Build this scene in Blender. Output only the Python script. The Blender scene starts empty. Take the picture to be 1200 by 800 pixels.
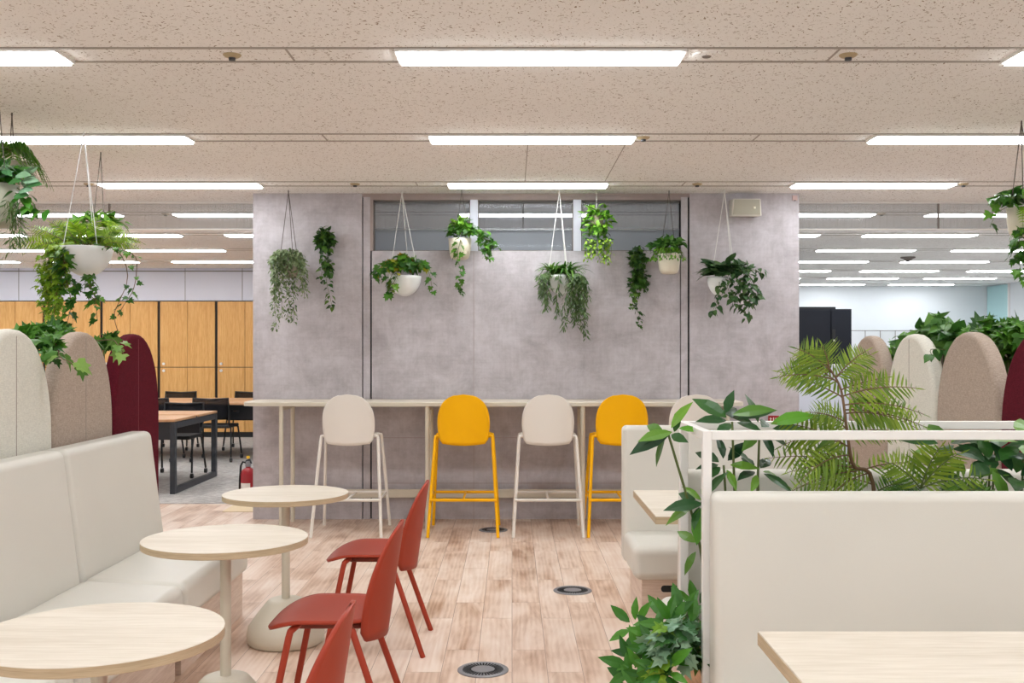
import bpy, math, random
import numpy as np
from mathutils import Vector, Matrix
PI = math.pi
F, HOR, EYE, CEIL = 1225.0, 409.0, 1.42, 2.72
sc = bpy.context.scene
col = sc.collection

def at(px, py, d):
    """Metres from a position in the photograph and a measured distance from the camera."""
    return Vector(((px - 600) * d / F, d, EYE - (py - HOR) * d / F))

# ------------------------------------------------------------------ materials
def srgb(r, g, b):
    f = lambda c: (c / 255 / 12.92) if c / 255 <= .04045 else ((c / 255 + .055) / 1.055) ** 2.4
    return (f(r), f(g), f(b), 1)

class NT:
    def __init__(s, name):
        s.m = bpy.data.materials.new(name); s.m.use_nodes = True
        s.t = s.m.node_tree; s.b = s.t.nodes['Principled BSDF']; s.out = s.t.nodes['Material Output']
    def n(s, typ, ins=None, **kw):
        o = s.t.nodes.new('ShaderNode' + typ)
        for k, v in kw.items(): setattr(o, k, v)
        for k, v in (ins or {}).items(): s.set(o, k, v)
        return o
    def set(s, o, k, v):
        if hasattr(v, 'node'): s.t.links.new(v, o.inputs[k])
        else: o.inputs[k].default_value = v
    def ramp(s, fac, stops, interp='LINEAR'):
        r = s.n('ValToRGB', {'Fac': fac}); r.color_ramp.interpolation = interp
        e = r.color_ramp.elements
        while len(e) < len(stops): e.new(.5)
        for x, (p, c) in zip(e, stops): x.position = p; x.color = c if len(c) == 4 else (*c, 1)
        return r.outputs['Color']
    def mix(s, fac, a, b, mode='MIX'):
        m = s.n('Mix', data_type='RGBA', blend_type=mode)
        s.set(m, 0, fac); s.set(m, 6, a); s.set(m, 7, b)
        return m.outputs[2]
    def coords(s, scale=(1, 1, 1), rot=(0, 0, 0), kind='Object'):
        c = s.n('TexCoord').outputs[kind]
        return s.n('Mapping', {'Vector': c, 'Scale': scale, 'Rotation': rot}).outputs['Vector']
    def bump(s, h, strength=.2, dist=.01):
        s.set(s.b, 'Normal', s.n('Bump', {'Height': h, 'Strength': strength, 'Distance': dist}).outputs['Normal'])

def plain(name, c, rough=.5, metal=0, noise=0, nscale=30, spec=.5):
    k = NT(name); k.set(k.b, 'Roughness', rough); k.set(k.b, 'Metallic', metal); k.set(k.b, 'Specular IOR Level', spec)
    if noise:
        nz = k.n('TexNoise', {'Vector': k.coords(), 'Scale': nscale, 'Detail': 3.0})
        a = tuple(x * (1 - noise) for x in c[:3]) + (1,); b = tuple(min(1, x * (1 + noise)) for x in c[:3]) + (1,)
        k.set(k.b, 'Base Color', k.ramp(nz.outputs['Fac'], [(.3, a), (.7, b)]))
    else: k.set(k.b, 'Base Color', c)
    return k.m

def leather(name, c):
    k = NT(name); k.set(k.b, 'Roughness', .42); k.set(k.b, 'Specular IOR Level', .4)
    nz = k.n('TexNoise', {'Vector': k.coords(), 'Scale': 2.5, 'Detail': 2.0})
    k.set(k.b, 'Base Color', k.ramp(nz.outputs['Fac'], [(.3, tuple(x * .96 for x in c[:3])), (.7, c)]))
    v = k.n('TexVoronoi', {'Vector': k.coords(), 'Scale': 420.0})
    k.bump(v.outputs['Distance'], .06, .002)
    return k.m

def fabric(name, c, var=.22):
    k = NT(name); k.set(k.b, 'Roughness', .95); k.set(k.b, 'Specular IOR Level', .1)
    a = k.n('TexNoise', {'Vector': k.coords((60, 60, 420)), 'Scale': 1.0, 'Detail': 2.0}).outputs['Fac']
    b = k.n('TexNoise', {'Vector': k.coords((420, 420, 60)), 'Scale': 1.0, 'Detail': 2.0}).outputs['Fac']
    h = k.n('Math', {0: a, 1: b}, operation='ADD').outputs[0]
    h = k.n('Math', {0: h, 1: .5}, operation='MULTIPLY').outputs[0]
    lo = tuple(x * (1 - var) for x in c[:3]); hi = tuple(min(1, x * (1 + var)) for x in c[:3])
    k.set(k.b, 'Base Color', k.ramp(h, [(.36, lo), (.64, hi)]))
    k.bump(h, .3, .003)
    return k.m

def streak_wood(name, c0, c1, scale, rough=.45, rot=(0, 0, 0), fine=1.0):
    k = NT(name); k.set(k.b, 'Roughness', rough); k.set(k.b, 'Specular IOR Level', .35)
    v = k.coords(scale, rot)
    a = k.n('TexNoise', {'Vector': v, 'Scale': 1.0, 'Detail': 4.0, 'Roughness': .55, 'Distortion': .4}).outputs['Fac']
    v2 = k.coords(tuple(x * 5 * fine for x in scale), rot)
    b = k.n('TexNoise', {'Vector': v2, 'Scale': 1.0, 'Detail': 3.0}).outputs['Fac']
    f = k.n('Math', {0: a, 1: b}, operation='ADD').outputs[0]
    f = k.n('Math', {0: f, 1: .5}, operation='MULTIPLY').outputs[0]
    k.set(k.b, 'Base Color', k.ramp(f, [(.38, c0), (.62, c1)]))
    return k.m

def leafmat(name, stops, rough=.42):
    k = NT(name)
    g = k.n('NewGeometry')
    c = k.ramp(g.outputs['Random Per Island'], [(i / (len(stops) - 1), s) for i, s in enumerate(stops)])
    k.set(k.b, 'Base Color', c); k.set(k.b, 'Roughness', rough); k.set(k.b, 'Specular IOR Level', .35)
    tr = k.n('BsdfTranslucent', {'Color': c}).outputs[0]
    mx = k.n('MixShader', {0: .22, 1: k.b.outputs[0], 2: tr})
    k.t.links.new(mx.outputs[0], k.out.inputs['Surface'])
    return k.m

def glassmat(name, tint, body, amount, wires=False, ior=1.12):
    k = NT(name)
    tr = k.n('BsdfTransparent', {'Color': tint}).outputs[0]
    gl = k.n('BsdfGlossy', {'Color': (1, 1, 1, 1), 'Roughness': .02}).outputs[0]
    fr = k.n('Fresnel', {'IOR': ior}).outputs[0]
    a = k.n('MixShader', {0: fr, 1: tr, 2: gl}).outputs[0]
    df = k.n('BsdfDiffuse', {'Color': body}).outputs[0]
    fac = amount
    if wires:
        x = k.n('SeparateXYZ', {0: k.n('TexCoord').outputs['Object']}).outputs['X']
        w = k.n('Math', {0: k.n('Math', {0: x, 1: 16.0}, operation='MULTIPLY').outputs[0]}, operation='FRACT').outputs[0]
        w = k.n('Math', {0: w, 1: .09}, operation='LESS_THAN').outputs[0]
        fac = k.n('Math', {0: k.n('Math', {0: w, 1: .05}, operation='MULTIPLY').outputs[0], 1: amount}, operation='ADD').outputs[0]
    b = k.n('MixShader', {0: fac, 1: a, 2: df}).outputs[0]
    k.t.links.new(b, k.out.inputs['Surface'])
    return k.m

def emit(name, c, s):
    k = NT(name); k.set(k.b, 'Base Color', (0.8, 0.8, 0.8, 1)); k.set(k.b, 'Emission Color', c); k.set(k.b, 'Emission Strength', s)
    return k.m

M = {}
M['leather'] = leather('cream_leather', srgb(212, 209, 200))
M['fab_cream'] = fabric('cream_fabric', srgb(212, 209, 198), .12)
M['fab_taupe'] = fabric('taupe_fabric', srgb(170, 154, 141), .22)
M['fab_wine'] = fabric('burgundy_fabric', srgb(88, 24, 36), .25)
M['seam_dark'] = plain('seam_thread', srgb(150, 140, 130), .9)
M['seam_wine'] = plain('seam_wine', srgb(120, 52, 60), .9)
M['ash'] = streak_wood('pale_ash', srgb(203, 192, 175), srgb(218, 209, 195), (1.6, 16, 16), .5)
M['ash_edge'] = streak_wood('tan_edge', srgb(176, 156, 126), srgb(198, 178, 147), (4, 4, 120), .55)
M['oak'] = streak_wood('orange_oak', srgb(206, 150, 82), srgb(228, 178, 112), (30, 30, 1.6), .5)
M['desk_oak'] = streak_wood('desk_oak', srgb(180, 132, 92), srgb(204, 158, 118), (2, 24, 24), .45)
M['pink_wood'] = streak_wood('pinkish_laminate', srgb(206, 184, 168), srgb(226, 208, 194), (2.2, 2.2, 30), .45)
M['box_wood'] = streak_wood('planter_wood', srgb(176, 130, 88), srgb(202, 156, 112), (2, 2, 26), .5)
M['white_metal'] = plain('white_metal', srgb(232, 230, 226), .4)
M['stool_white'] = plain('stool_white', srgb(226, 221, 213), .5)
M['yellow'] = plain('yellow_plastic', srgb(244, 180, 0), .5, spec=.22)
M['red'] = plain('brick_red_plastic', srgb(160, 60, 40), .5, spec=.25)
M['red_dark'] = plain('seat_underside', srgb(120, 46, 28), .6)
M['beige_metal'] = plain('beige_metal', srgb(206, 199, 182), .42)
M['black_metal'] = plain('charcoal_metal', srgb(44, 46, 52), .45)
M['black'] = plain('black', srgb(22, 22, 24), .6)
M['navy_cab'] = plain('dark_navy_steel', srgb(24, 27, 36), .45, spec=.25)
M['white_paint'] = plain('white_paint', srgb(216, 219, 222), .7, noise=.015, nscale=2)
M['soffit'] = plain('soffit_paint', srgb(214, 214, 224), .7)
M['grey_part'] = plain('pale_grey_laminate', srgb(205, 207, 218), .6)
M['seam_grey'] = plain('seam_grey', srgb(120, 112, 106), .8)
M['frost'] = plain('frosted_white', srgb(226, 228, 226), .35, noise=.03, nscale=12)
M['ceramic'] = plain('cream_ceramic', srgb(214, 206, 186), .45)
M['olive_pot'] = plain('sage_pot', srgb(160, 160, 142), .5)
M['tan_pot'] = plain('tan_pot', srgb(150, 140, 122), .6)
M['soil'] = plain('soil', srgb(58, 44, 32), .95, noise=.3)
M['cord'] = plain('white_cord', srgb(214, 212, 208), .8)
M['cord_dark'] = plain('dark_cord', srgb(92, 86, 80), .8)
M['chain'] = plain('clear_chain', srgb(222, 224, 226), .25)
M['stem'] = plain('green_stem', srgb(84, 98, 46), .6)
M['stem_brown'] = plain('brown_stem', srgb(104, 78, 52), .7)
M['mesh_back'] = glassmat('mesh_back', (.9, .9, .9, 1), srgb(40, 40, 44), .72)
M['tbar'] = plain('ceiling_bar', srgb(158, 150, 142), .5)
M['rosette'] = plain('rosette', srgb(176, 158, 124), .5)
M['steel'] = plain('brushed_steel', srgb(132, 132, 136), .4, .2)
M['dark_slot'] = plain('dark_slot', srgb(28, 28, 30), .8)
M['speaker'] = plain('speaker_grey', srgb(172, 168, 152), .6)
M['speaker_rim'] = plain('speaker_rim', srgb(214, 210, 200), .5)
M['red_gloss'] = plain('red_enamel', srgb(150, 12, 24), .3)
M['yellow_pin'] = plain('yellow_pin', srgb(240, 190, 20), .4)
M['label_white'] = plain('label_white', srgb(226, 220, 214), .6)
M['mat_beige'] = plain('mat_beige', srgb(226, 204, 168), .7)
M['raffia'] = plain('raffia', srgb(206, 168, 112), .9)
M['glass'] = glassmat('window_glass', (.93, .94, .95, 1), srgb(150, 150, 160), .06)
M['baffle'] = glassmat('wired_glass', (.86, .87, .88, 1), srgb(206, 204, 202), .24, True)
M['teal'] = plain('teal_glass', srgb(176, 212, 214), .2)
M['led'] = emit('lit_diffuser', (.93, .972, 1.0, 1), 15.0)
M['led_dot'] = plain('led_dot', srgb(240, 235, 215), .4)

def mk_wall():
    k = NT('mottled_plaster'); k.set(k.b, 'Roughness', .75); k.set(k.b, 'Specular IOR Level', .25)
    a = k.n('TexNoise', {'Vector': k.coords((1.3, 1.3, 1.3)), 'Scale': 3.4, 'Detail': 8.0, 'Roughness': .74, 'Distortion': .3}).outputs['Fac']
    b = k.n('TexNoise', {'Vector': k.coords((5, 5, 60)), 'Scale': 1.0, 'Detail': 5.0, 'Roughness': .6}).outputs['Fac']
    c = k.n('TexNoise', {'Vector': k.coords((60, 60, 5)), 'Scale': 1.0, 'Detail': 5.0, 'Roughness': .6}).outputs['Fac']
    f = k.n('Math', {0: b, 1: c}, operation='ADD').outputs[0]
    f = k.n('Math', {0: f, 1: .15}, operation='MULTIPLY').outputs[0]
    f2 = k.n('Math', {0: a, 1: .9}, operation='MULTIPLY').outputs[0]
    f = k.n('Math', {0: f, 1: f2}, operation='ADD').outputs[0]
    k.set(k.b, 'Base Color', k.ramp(f, [(.36, srgb(157, 150, 152)), (.55, srgb(177, 171, 174)), (.74, srgb(196, 191, 195))]))
    return k.m
M['wall'] = mk_wall()
M['wall_trim'] = plain('wall_trim', srgb(158, 143, 139), .6, noise=.06, nscale=12)

def mk_floor():
    k = NT('plank_floor'); k.set(k.b, 'Specular IOR Level', .4)
    v = k.coords((1, 1, 1), (0, 0, PI / 2))
    br = k.n('TexBrick', {'Vector': v, 'Color1': (0, 0, 0, 1), 'Color2': (1, 1, 1, 1), 'Mortar': (.5, .5, .5, 1), 'Scale': 1.0,
                          'Mortar Size': .0012, 'Mortar Smooth': .2, 'Bias': 0.0, 'Brick Width': .92, 'Row Height': .156})
    br.offset = .37; br.offset_frequency = 2
    rnd = br.outputs['Color']
    # the board's own random value shifts its grain
    pos = k.n('TexCoord').outputs['Object']
    sh = k.n('VectorMath', {0: rnd, 1: (7.3, 13.7, 3.1)}, operation='MULTIPLY').outputs[0]
    pv = k.n('VectorMath', {0: pos, 1: sh}, operation='ADD').outputs[0]
    pv = k.n('Mapping', {'Vector': pv, 'Scale': (1, 1, 1)}).outputs[0]
    g1 = k.n('TexNoise', {'Vector': k.n('Mapping', {'Vector': pv, 'Scale': (8, 1.2, 1)}).outputs[0], 'Scale': 1.0, 'Detail': 5.0, 'Roughness': .6, 'Distortion': 1.0}).outputs['Fac']
    g2 = k.n('TexNoise', {'Vector': k.n('Mapping', {'Vector': pv, 'Scale': (60, 3, 1)}).outputs[0], 'Scale': 1.0, 'Detail': 3.0}).outputs['Fac']
    g3 = k.n('TexNoise', {'Vector': k.n('Mapping', {'Vector': pv, 'Scale': (5, 2.6, 1)}).outputs[0], 'Scale': 1.0, 'Detail': 2.0}).outputs['Fac']
    wv = k.n('TexWave', {'Vector': k.n('Mapping', {'Vector': pv, 'Scale': (7, .8, 1)}).outputs[0], 'Scale': 1.6, 'Distortion': 7.0, 'Detail': 2.0, 'Detail Scale': 1.2}).outputs['Fac']
    f = k.n('Math', {0: g1, 1: .55}, operation='MULTIPLY').outputs[0]
    f = k.n('Math', {0: k.n('Math', {0: g2, 1: .1}, operation='MULTIPLY').outputs[0], 1: f}, operation='ADD').outputs[0]
    f = k.n('Math', {0: k.n('Math', {0: g3, 1: .42}, operation='MULTIPLY').outputs[0], 1: f}, operation='ADD').outputs[0]
    f = k.n('Math', {0: k.n('Math', {0: wv, 1: .05}, operation='MULTIPLY').outputs[0], 1: f}, operation='ADD').outputs[0]
    rb = k.n('SeparateColor', {0: rnd}).outputs[0]
    f = k.n('Math', {0: k.n('Math', {0: rb, 1: .12}, operation='MULTIPLY').outputs[0], 1: f}, operation='ADD').outputs[0]
    c = k.ramp(f, [(.42, srgb(166, 130, 106)), (.53, srgb(200, 170, 148)), (.63, srgb(220, 196, 178)), (.78, srgb(233, 216, 202))])
    c = k.mix(br.outputs['Fac'], c, srgb(146, 120, 104))
    k.set(k.b, 'Base Color', c)
    k.set(k.b, 'Roughness', k.ramp(g1, [(.3, (.34,) * 3), (.7, (.44,) * 3)]))
    return k.m
M['floor'] = mk_floor()

def mk_carpet():
    k = NT('grey_carpet'); k.set(k.b, 'Roughness', 1.0); k.set(k.b, 'Specular IOR Level', 0.05)
    a = k.n('TexNoise', {'Vector': k.coords((12, 26, 1)), 'Scale': 1.0, 'Detail': 6.0, 'Roughness': .75}).outputs['Fac']
    ch = k.n('TexChecker', {'Vector': k.coords((1, 1, 1)), 'Scale': 1.0, 'Color1': (.42, .42, .42, 1), 'Color2': (.58, .58, .58, 1)}).outputs['Fac']
    f = k.n('Math', {0: k.n('Math', {0: ch, 1: .04}, operation='MULTIPLY').outputs[0], 1: a}, operation='ADD').outputs[0]
    k.set(k.b, 'Base Color', k.ramp(f, [(.35, srgb(140, 135, 131)), (.7, srgb(206, 201, 197))]))
    return k.m
M['carpet'] = mk_carpet()

def mk_ceiling():
    k = NT('fissured_ceiling_board'); k.set(k.b, 'Roughness', .9); k.set(k.b, 'Specular IOR Level', .15)
    fs = []
    for rot, sc_, th in ((.6, (40, 120, 1), .70), (-.65, (44, 125, 1), .705), (1.75, (42, 120, 1), .70)):
        n = k.n('TexNoise', {'Vector': k.n('Mapping', {'Vector': k.coords((1, 1, 1), (0, 0, rot)), 'Scale': sc_}).outputs[0], 'Scale': 1.0, 'Detail': 1.0, 'Roughness': .4, 'Distortion': .6}).outputs['Fac']
        fs.append(k.n('MapRange', {'Value': n, 'From Min': th, 'From Max': th + .03}).outputs[0])
    f = k.n('Math', {0: fs[0], 1: fs[1]}, operation='MAXIMUM').outputs[0]
    f = k.n('Math', {0: f, 1: fs[2]}, operation='MAXIMUM').outputs[0]
    p = k.n('TexNoise', {'Vector': k.coords(), 'Scale': 240.0, 'Detail': 1.0}).outputs['Fac']
    base = k.ramp(p, [(.3, srgb(236, 235, 233)), (.6, srgb(244, 243, 241))])
    k.set(k.b, 'Base Color', k.mix(f, base, srgb(140, 122, 106)))
    return k.m
M['ceiling'] = mk_ceiling()

G = {}
G['bright'] = leafmat('bright_fern_leaf', [srgb(84, 128, 24), srgb(128, 164, 34), srgb(156, 184, 48), srgb(66, 112, 28)])
G['fern'] = leafmat('deep_fern_leaf', [srgb(50, 98, 32), srgb(80, 130, 42), srgb(112, 152, 50)])
G['ivy'] = leafmat('ivy_leaf', [srgb(34, 76, 24), srgb(62, 112, 32), srgb(92, 144, 44), srgb(44, 92, 30)])
G['ivy_dark'] = leafmat('dark_ivy_leaf', [srgb(30, 58, 24), srgb(46, 82, 30), srgb(66, 104, 36), srgb(92, 122, 48)])
G['ivy_lime'] = leafmat('lime_vine_leaf', [srgb(90, 138, 32), srgb(132, 172, 42), srgb(160, 190, 58), srgb(66, 112, 34)])
G['ivy_mid'] = leafmat('mid_ivy_leaf', [srgb(66, 112, 40), srgb(92, 138, 52), srgb(128, 162, 76), srgb(54, 98, 40)])
G['maple'] = leafmat('tinted_vine_leaf', [srgb(30, 70, 22), srgb(48, 96, 28), srgb(62, 116, 30), srgb(84, 134, 34), srgb(58, 106, 30), srgb(40, 84, 26), srgb(70, 120, 30), srgb(52, 100, 28), srgb(96, 140, 36), srgb(60, 110, 30), srgb(176, 172, 44), srgb(178, 112, 44)])
G['grey'] = leafmat('grey_green_leaf', [srgb(78, 100, 62), srgb(110, 130, 88), srgb(142, 156, 116), srgb(98, 118, 74)])
G['aspar'] = leafmat('fine_trailing_leaf', [srgb(58, 84, 44), srgb(80, 106, 58), srgb(98, 122, 70)])
G['spider'] = leafmat('strap_leaf', [srgb(50, 96, 34), srgb(84, 132, 50), srgb(112, 152, 66)])
G['spider_pale'] = leafmat('pale_strap_leaf', [srgb(150, 172, 100), srgb(196, 206, 150), srgb(110, 146, 66)])
G['pothos'] = leafmat('pothos_leaf', [srgb(42, 86, 34), srgb(66, 114, 44), srgb(98, 144, 60), srgb(54, 98, 40)])
G['ball'] = leafmat('vivid_leaf', [srgb(58, 112, 22), srgb(92, 150, 34), srgb(130, 180, 56), srgb(40, 88, 20)])
G['dusty'] = leafmat('dusty_green_leaf', [srgb(44, 76, 42), srgb(64, 98, 54), srgb(82, 112, 64)])
G['broad'] = leafmat('broad_glossy_leaf', [srgb(28, 62, 34), srgb(44, 84, 44), srgb(52, 96, 40), srgb(120, 170, 50), srgb(38, 76, 40)], .32)
G['broad_lime'] = leafmat('fresh_broad_leaf', [srgb(70, 132, 36), srgb(104, 164, 50)], .32)
G['laurel'] = leafmat('laurel_leaf', [srgb(32, 84, 22), srgb(52, 112, 28), srgb(80, 142, 38), srgb(40, 94, 26)], .35)
G['silver'] = leafmat('silvery_leaf', [srgb(110, 150, 118), srgb(150, 180, 150), srgb(70, 120, 74), srgb(56, 104, 44)], .4)
G['treefern'] = leafmat('tree_fern_leaf', [srgb(84, 116, 26), srgb(112, 140, 36), srgb(136, 158, 50), srgb(66, 104, 28)])
G['treefern_dark'] = leafmat('small_fern_leaf', [srgb(46, 92, 26), srgb(70, 116, 34), srgb(96, 136, 44)])

# ------------------------------------------------------------------ mesh builder
class MB:
    def __init__(s): s.v = []; s.f = []
    def add(s, vs, fs):
        b = len(s.v); s.v += [tuple(x) for x in vs]; s.f += [tuple(b + i for i in f) for f in fs]; return s
    def box(s, x0, x1, y0, y1, z0, z1):
        return s.add([(x0, y0, z0), (x1, y0, z0), (x1, y1, z0), (x0, y1, z0), (x0, y0, z1), (x1, y0, z1), (x1, y1, z1), (x0, y1, z1)],
                     [(0, 3, 2, 1), (4, 5, 6, 7), (0, 1, 5, 4), (1, 2, 6, 5), (2, 3, 7, 6), (3, 0, 4, 7)])
    def hexa(s, p): return s.add(p, [(0, 3, 2, 1), (4, 5, 6, 7), (0, 1, 5, 4), (1, 2, 6, 5), (2, 3, 7, 6), (3, 0, 4, 7)])
    def tube(s, pts, r, n=10, r1=None):
        pts = [Vector(p) for p in pts]; N = len(pts); vs = []; u = None
        for i, p in enumerate(pts):
            t = (pts[min(i + 1, N - 1)] - pts[max(i - 1, 0)])
            t = t.normalized() if t.length > 1e-9 else Vector((0, 0, 1))
            if u is None:
                u = t.cross(Vector((0, 0, 1)) if abs(t.z) < .9 else Vector((1, 0, 0))).normalized()
            else:
                u = (u - t * u.dot(t)); u = u.normalized() if u.length > 1e-6 else t.orthogonal().normalized()
            w = t.cross(u); rr = r if r1 is None else r + (r1 - r) * i / max(1, N - 1)
            vs += [p + (u * math.cos(a) + w * math.sin(a)) * rr for a in (2 * PI * j / n for j in range(n))]
        fs = [(i * n + j, i * n + (j + 1) % n, (i + 1) * n + (j + 1) % n, (i + 1) * n + j) for i in range(N - 1) for j in range(n)]
        fs += [tuple(range(n - 1, -1, -1)), tuple((N - 1) * n + j for j in range(n))]
        return s.add(vs, fs)
    def lathe(s, prof, c=(0, 0, 0), n=32):
        vs = [(c[0] + r * math.cos(2 * PI * j / n), c[1] + r * math.sin(2 * PI * j / n), c[2] + z) for r, z in prof for j in range(n)]
        fs = [(i * n + j, i * n + (j + 1) % n, (i + 1) * n + (j + 1) % n, (i + 1) * n + j) for i in range(len(prof) - 1) for j in range(n)]
        fs += [tuple(range(n - 1, -1, -1)), tuple((len(prof) - 1) * n + j for j in range(n))]
        return s.add(vs, fs)
    def prism(s, outline, lo, hi, axis='z'):
        n = len(outline)
        if axis == 'z': f = lambda a, b, h: (a, b, h)
        elif axis == 'x': f = lambda a, b, h: (h, a, b)
        else: f = lambda a, b, h: (a, h, b)
        vs = [f(a, b, lo) for a, b in outline] + [f(a, b, hi) for a, b in outline]
        return s.add(vs, [tuple(range(n - 1, -1, -1)), tuple(range(n, 2 * n))] + [(i, (i + 1) % n, n + (i + 1) % n, n + i) for i in range(n)])
    def build(s, name, mat, parent=None, smooth=False, bevel=0, seg=3, solid=0, world=False):
        me = bpy.data.meshes.new(name)
        v = s.v
        if world and parent is not None:
            L = parent['_base']; v = [(a - L[0], b - L[1], c - L[2]) for a, b, c in v]
        me.from_pydata(v, [], s.f); me.update()
        if mat is not None: me.materials.append(M[mat] if isinstance(mat, str) and mat in M else (G[mat[2:]] if isinstance(mat, str) else mat))
        o = bpy.data.objects.new(name, me); col.objects.link(o)
        if parent is not None: o.parent = parent
        if smooth: me.shade_smooth()
        if solid:
            m = o.modifiers.new('thickness', 'SOLIDIFY'); m.thickness = solid; m.offset = 0
        if bevel:
            me.shade_smooth()
            m = o.modifiers.new('soft_edges', 'BEVEL'); m.width = bevel; m.segments = seg; m.limit_method = 'ANGLE'
            m.angle_limit = math.radians(32); m.harden_normals = True
        elif smooth and smooth != 'all': me.set_sharp_from_angle(angle=math.radians(40))
        return o

def tag(o, label=None, cat=None, group=None, kind=None):
    if label: o['label'] = label
    if cat: o['category'] = cat
    if group: o['group'] = group
    if kind: o['kind'] = kind
    return o
def thing(name, label, cat, loc=(0, 0, 0), rz=0, group=None):
    o = bpy.data.objects.new(name, None); col.objects.link(o); o.empty_display_size = .1
    o.location = loc; o.rotation_euler = (0, 0, rz); o['_base'] = tuple(loc)
    return tag(o, label, cat, group)
def struct(o): o['kind'] = 'structure'; return o
KIDS = {}
def dup(root, loc, rz, label):
    def kids(o): return [c for c in bpy.data.objects if c.parent == o]
    r = root.copy(); col.objects.link(r); r.location = loc; r.rotation_euler = (0, 0, rz); r['label'] = label
    for ch in kids(root):
        c = ch.copy(); col.objects.link(c); c.parent = r
        for g in kids(ch):
            d = g.copy(); col.objects.link(d); d.parent = c
    return r

# ------------------------------------------------------------------ the room
YW = 8.74
struct(MB().box(-10.2, 10.2, -4.2, 9.6, -.1, 0).build('floor', 'floor'))
struct(MB().box(-10.2, 10.2, 9.6, 22, -.1, 0.004).build('floor_back', 'carpet'))
ceil = struct(MB().box(-10.2, 10.2, -4.2, 22, CEIL, CEIL + .1).build('ceiling', 'ceiling'))
ROW = [4.617 + 1.8 * i for i in range(-3, 10)]        # ceiling rows; ROW[3] is the first in view
bars = MB(); HWR = .107
for y in ROW:
    for d in (-HWR, HWR): bars.box(-10, 10, y + d - .009, y + d + .009, CEIL - .004, CEIL)
for x0, y0, y1 in ((.10, ROW[4] + .12, ROW[5] - .12), (.72, ROW[4] + .12, ROW[5] - .12)):
    bars.box(x0 - .003, x0 + .003, y0, y1, CEIL - .0015, CEIL)
for x, y in ((-.98, 3), (1.42, 3), (-1.15, 4), (1.5, 4), (-.75, 5), (1.35, 5), (-3.4, 4), (3.6, 3)):
    bars.box(x - .005, x + .005, ROW[y] - HWR, ROW[y] + HWR, CEIL - .002, CEIL)
tag(bars.build('ceiling_grid', 'tbar', ceil), kind='structure')
wr = struct(MB().box(-10.2, 10.2, -4.3, -4.2, 0, .35).box(-10.2, 10.2, -4.3, -4.2, 2.6, CEIL).build('wall_rear', 'white_paint'))  # unseen wall, middle band left open so world light brightens the ceiling
fr = MB()
for k in range(9): fr.box(-10.2 + 2.54 * k, -10.12 + 2.54 * k, -4.28, -4.22, .35, 2.6)
fr.build('window_frame', 'white_metal', wr)  # unseen bars, made up to dress the opening added for fill light
struct(MB().box(-10.3, -10.2, -4.2, 22, 0, .35).box(-10.3, -10.2, -4.2, 22, 2.6, CEIL).box(-10.3, -10.2, 9.6, 22, .35, 2.6).build('wall_left', 'white_paint'))  # near stretch opened out of view to admit fill light
struct(MB().box(9.78, 9.9, -4.2, 21.5, 0, .35).box(9.78, 9.9, -4.2, 21.5, 2.6, CEIL).box(9.78, 9.9, 12, 21.5, .35, 2.6).build('wall_right', 'white_paint'))  # likewise opened along the near stretch for fill light
g = struct(MB().box(9.75, 9.78, 20.55, 21.45, .05, CEIL - .02).build('window_4', 'teal'))
tag(MB().box(9.74, 9.785, 20.52, 20.55, 0, CEIL).build('frame', 'white_metal', g))
struct(MB().box(2.0, 10.2, 21.5, 21.6, 0, CEIL).build('wall_far', 'white_paint'))
# soffit and wall behind the oak storage
YC = 16.8
so = struct(MB().box(-10.2, 0.2, YC, YC + .1, 2.2, CEIL).build('wall_soffit', 'soffit'))
sm = MB()
for px in (22, 217, 284, -110): sm.box((px - 600) * YC / F - .004, (px - 600) * YC / F + .004, YC - .003, YC, 2.2, CEIL)
sm.box(-10.2, .2, YC - .01, YC, CEIL - .055, CEIL - .04)
sm.build('panel_joint', 'seam_grey', so)
struct(MB().box(-10.2, 0.2, YC + .6, YC + .7, 0, CEIL).build('wall_storage', 'white_paint'))
struct(MB().box(0.2, 0.3, 12.2, YC + .7, 0, CEIL).build('wall_core', 'white_paint'))

# the free standing mottled wall
X0, X1 = -2.162, 2.397
ZS, ZT = EYE + 115 * YW / F, EYE + 175 * YW / F
XL, XR = -1.162, 1.425
wb = struct(MB().box(-1.172, 1.405, YW, YW + .1, 0, ZS).build('wall_back', 'wall'))
sk = MB()
for x in (-.32,): sk.box(x - .002, x + .002, YW - .0015, YW, 0, ZS)
for z in (.68, .30): sk.box(-1.172, 1.405, YW - .001, YW, z - .002, z + .002)
sk.build('panel_joint', 'wall_trim', wb)
def child(mb, nm, mat, p=wb, **k): return mb.build(nm, mat, p, **k)
child(MB().box(X0, -1.252, YW - .012, YW + .5, 0, CEIL), 'side_panel', 'wall')
child(MB().box(1.484, X1, YW - .012, YW + .5, 0, CEIL), 'side_panel', 'wall')
child(MB().box(-1.243, -1.186, YW - .004, YW + .1, 0, CEIL - .03), 'door_jamb', 'wall')
child(MB().box(1.412, 1.468, YW - .004, YW + .1, 0, CEIL - .03), 'door_jamb', 'wall')
child(MB().box(-1.252, 1.484, YW + .03, YW + .09, 0, 2.0).box(-1.252, -1.186, YW + .03, YW + .09, 2.0, CEIL).box(1.412, 1.484, YW + .03, YW + .09, 2.0, CEIL), 'gap_backing', 'black')
child(MB().box(-1.252, 1.484, YW - .008, YW + .1, CEIL - .03, CEIL), 'head_trim', 'wall_trim')
child(MB().box(-1.186, 1.412, YW, YW + .1, ZT, CEIL - .03).box(-1.186, XL, YW, YW + .1, ZS, ZT).box(XR, 1.412, YW, YW + .1, ZS, ZT), 'window_surround', 'wall_trim')
mull = [(551 - 600) * YW / F, (560 - 600) * YW / F, (672 - 600) * YW / F, (681 - 600) * YW / F]
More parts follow.
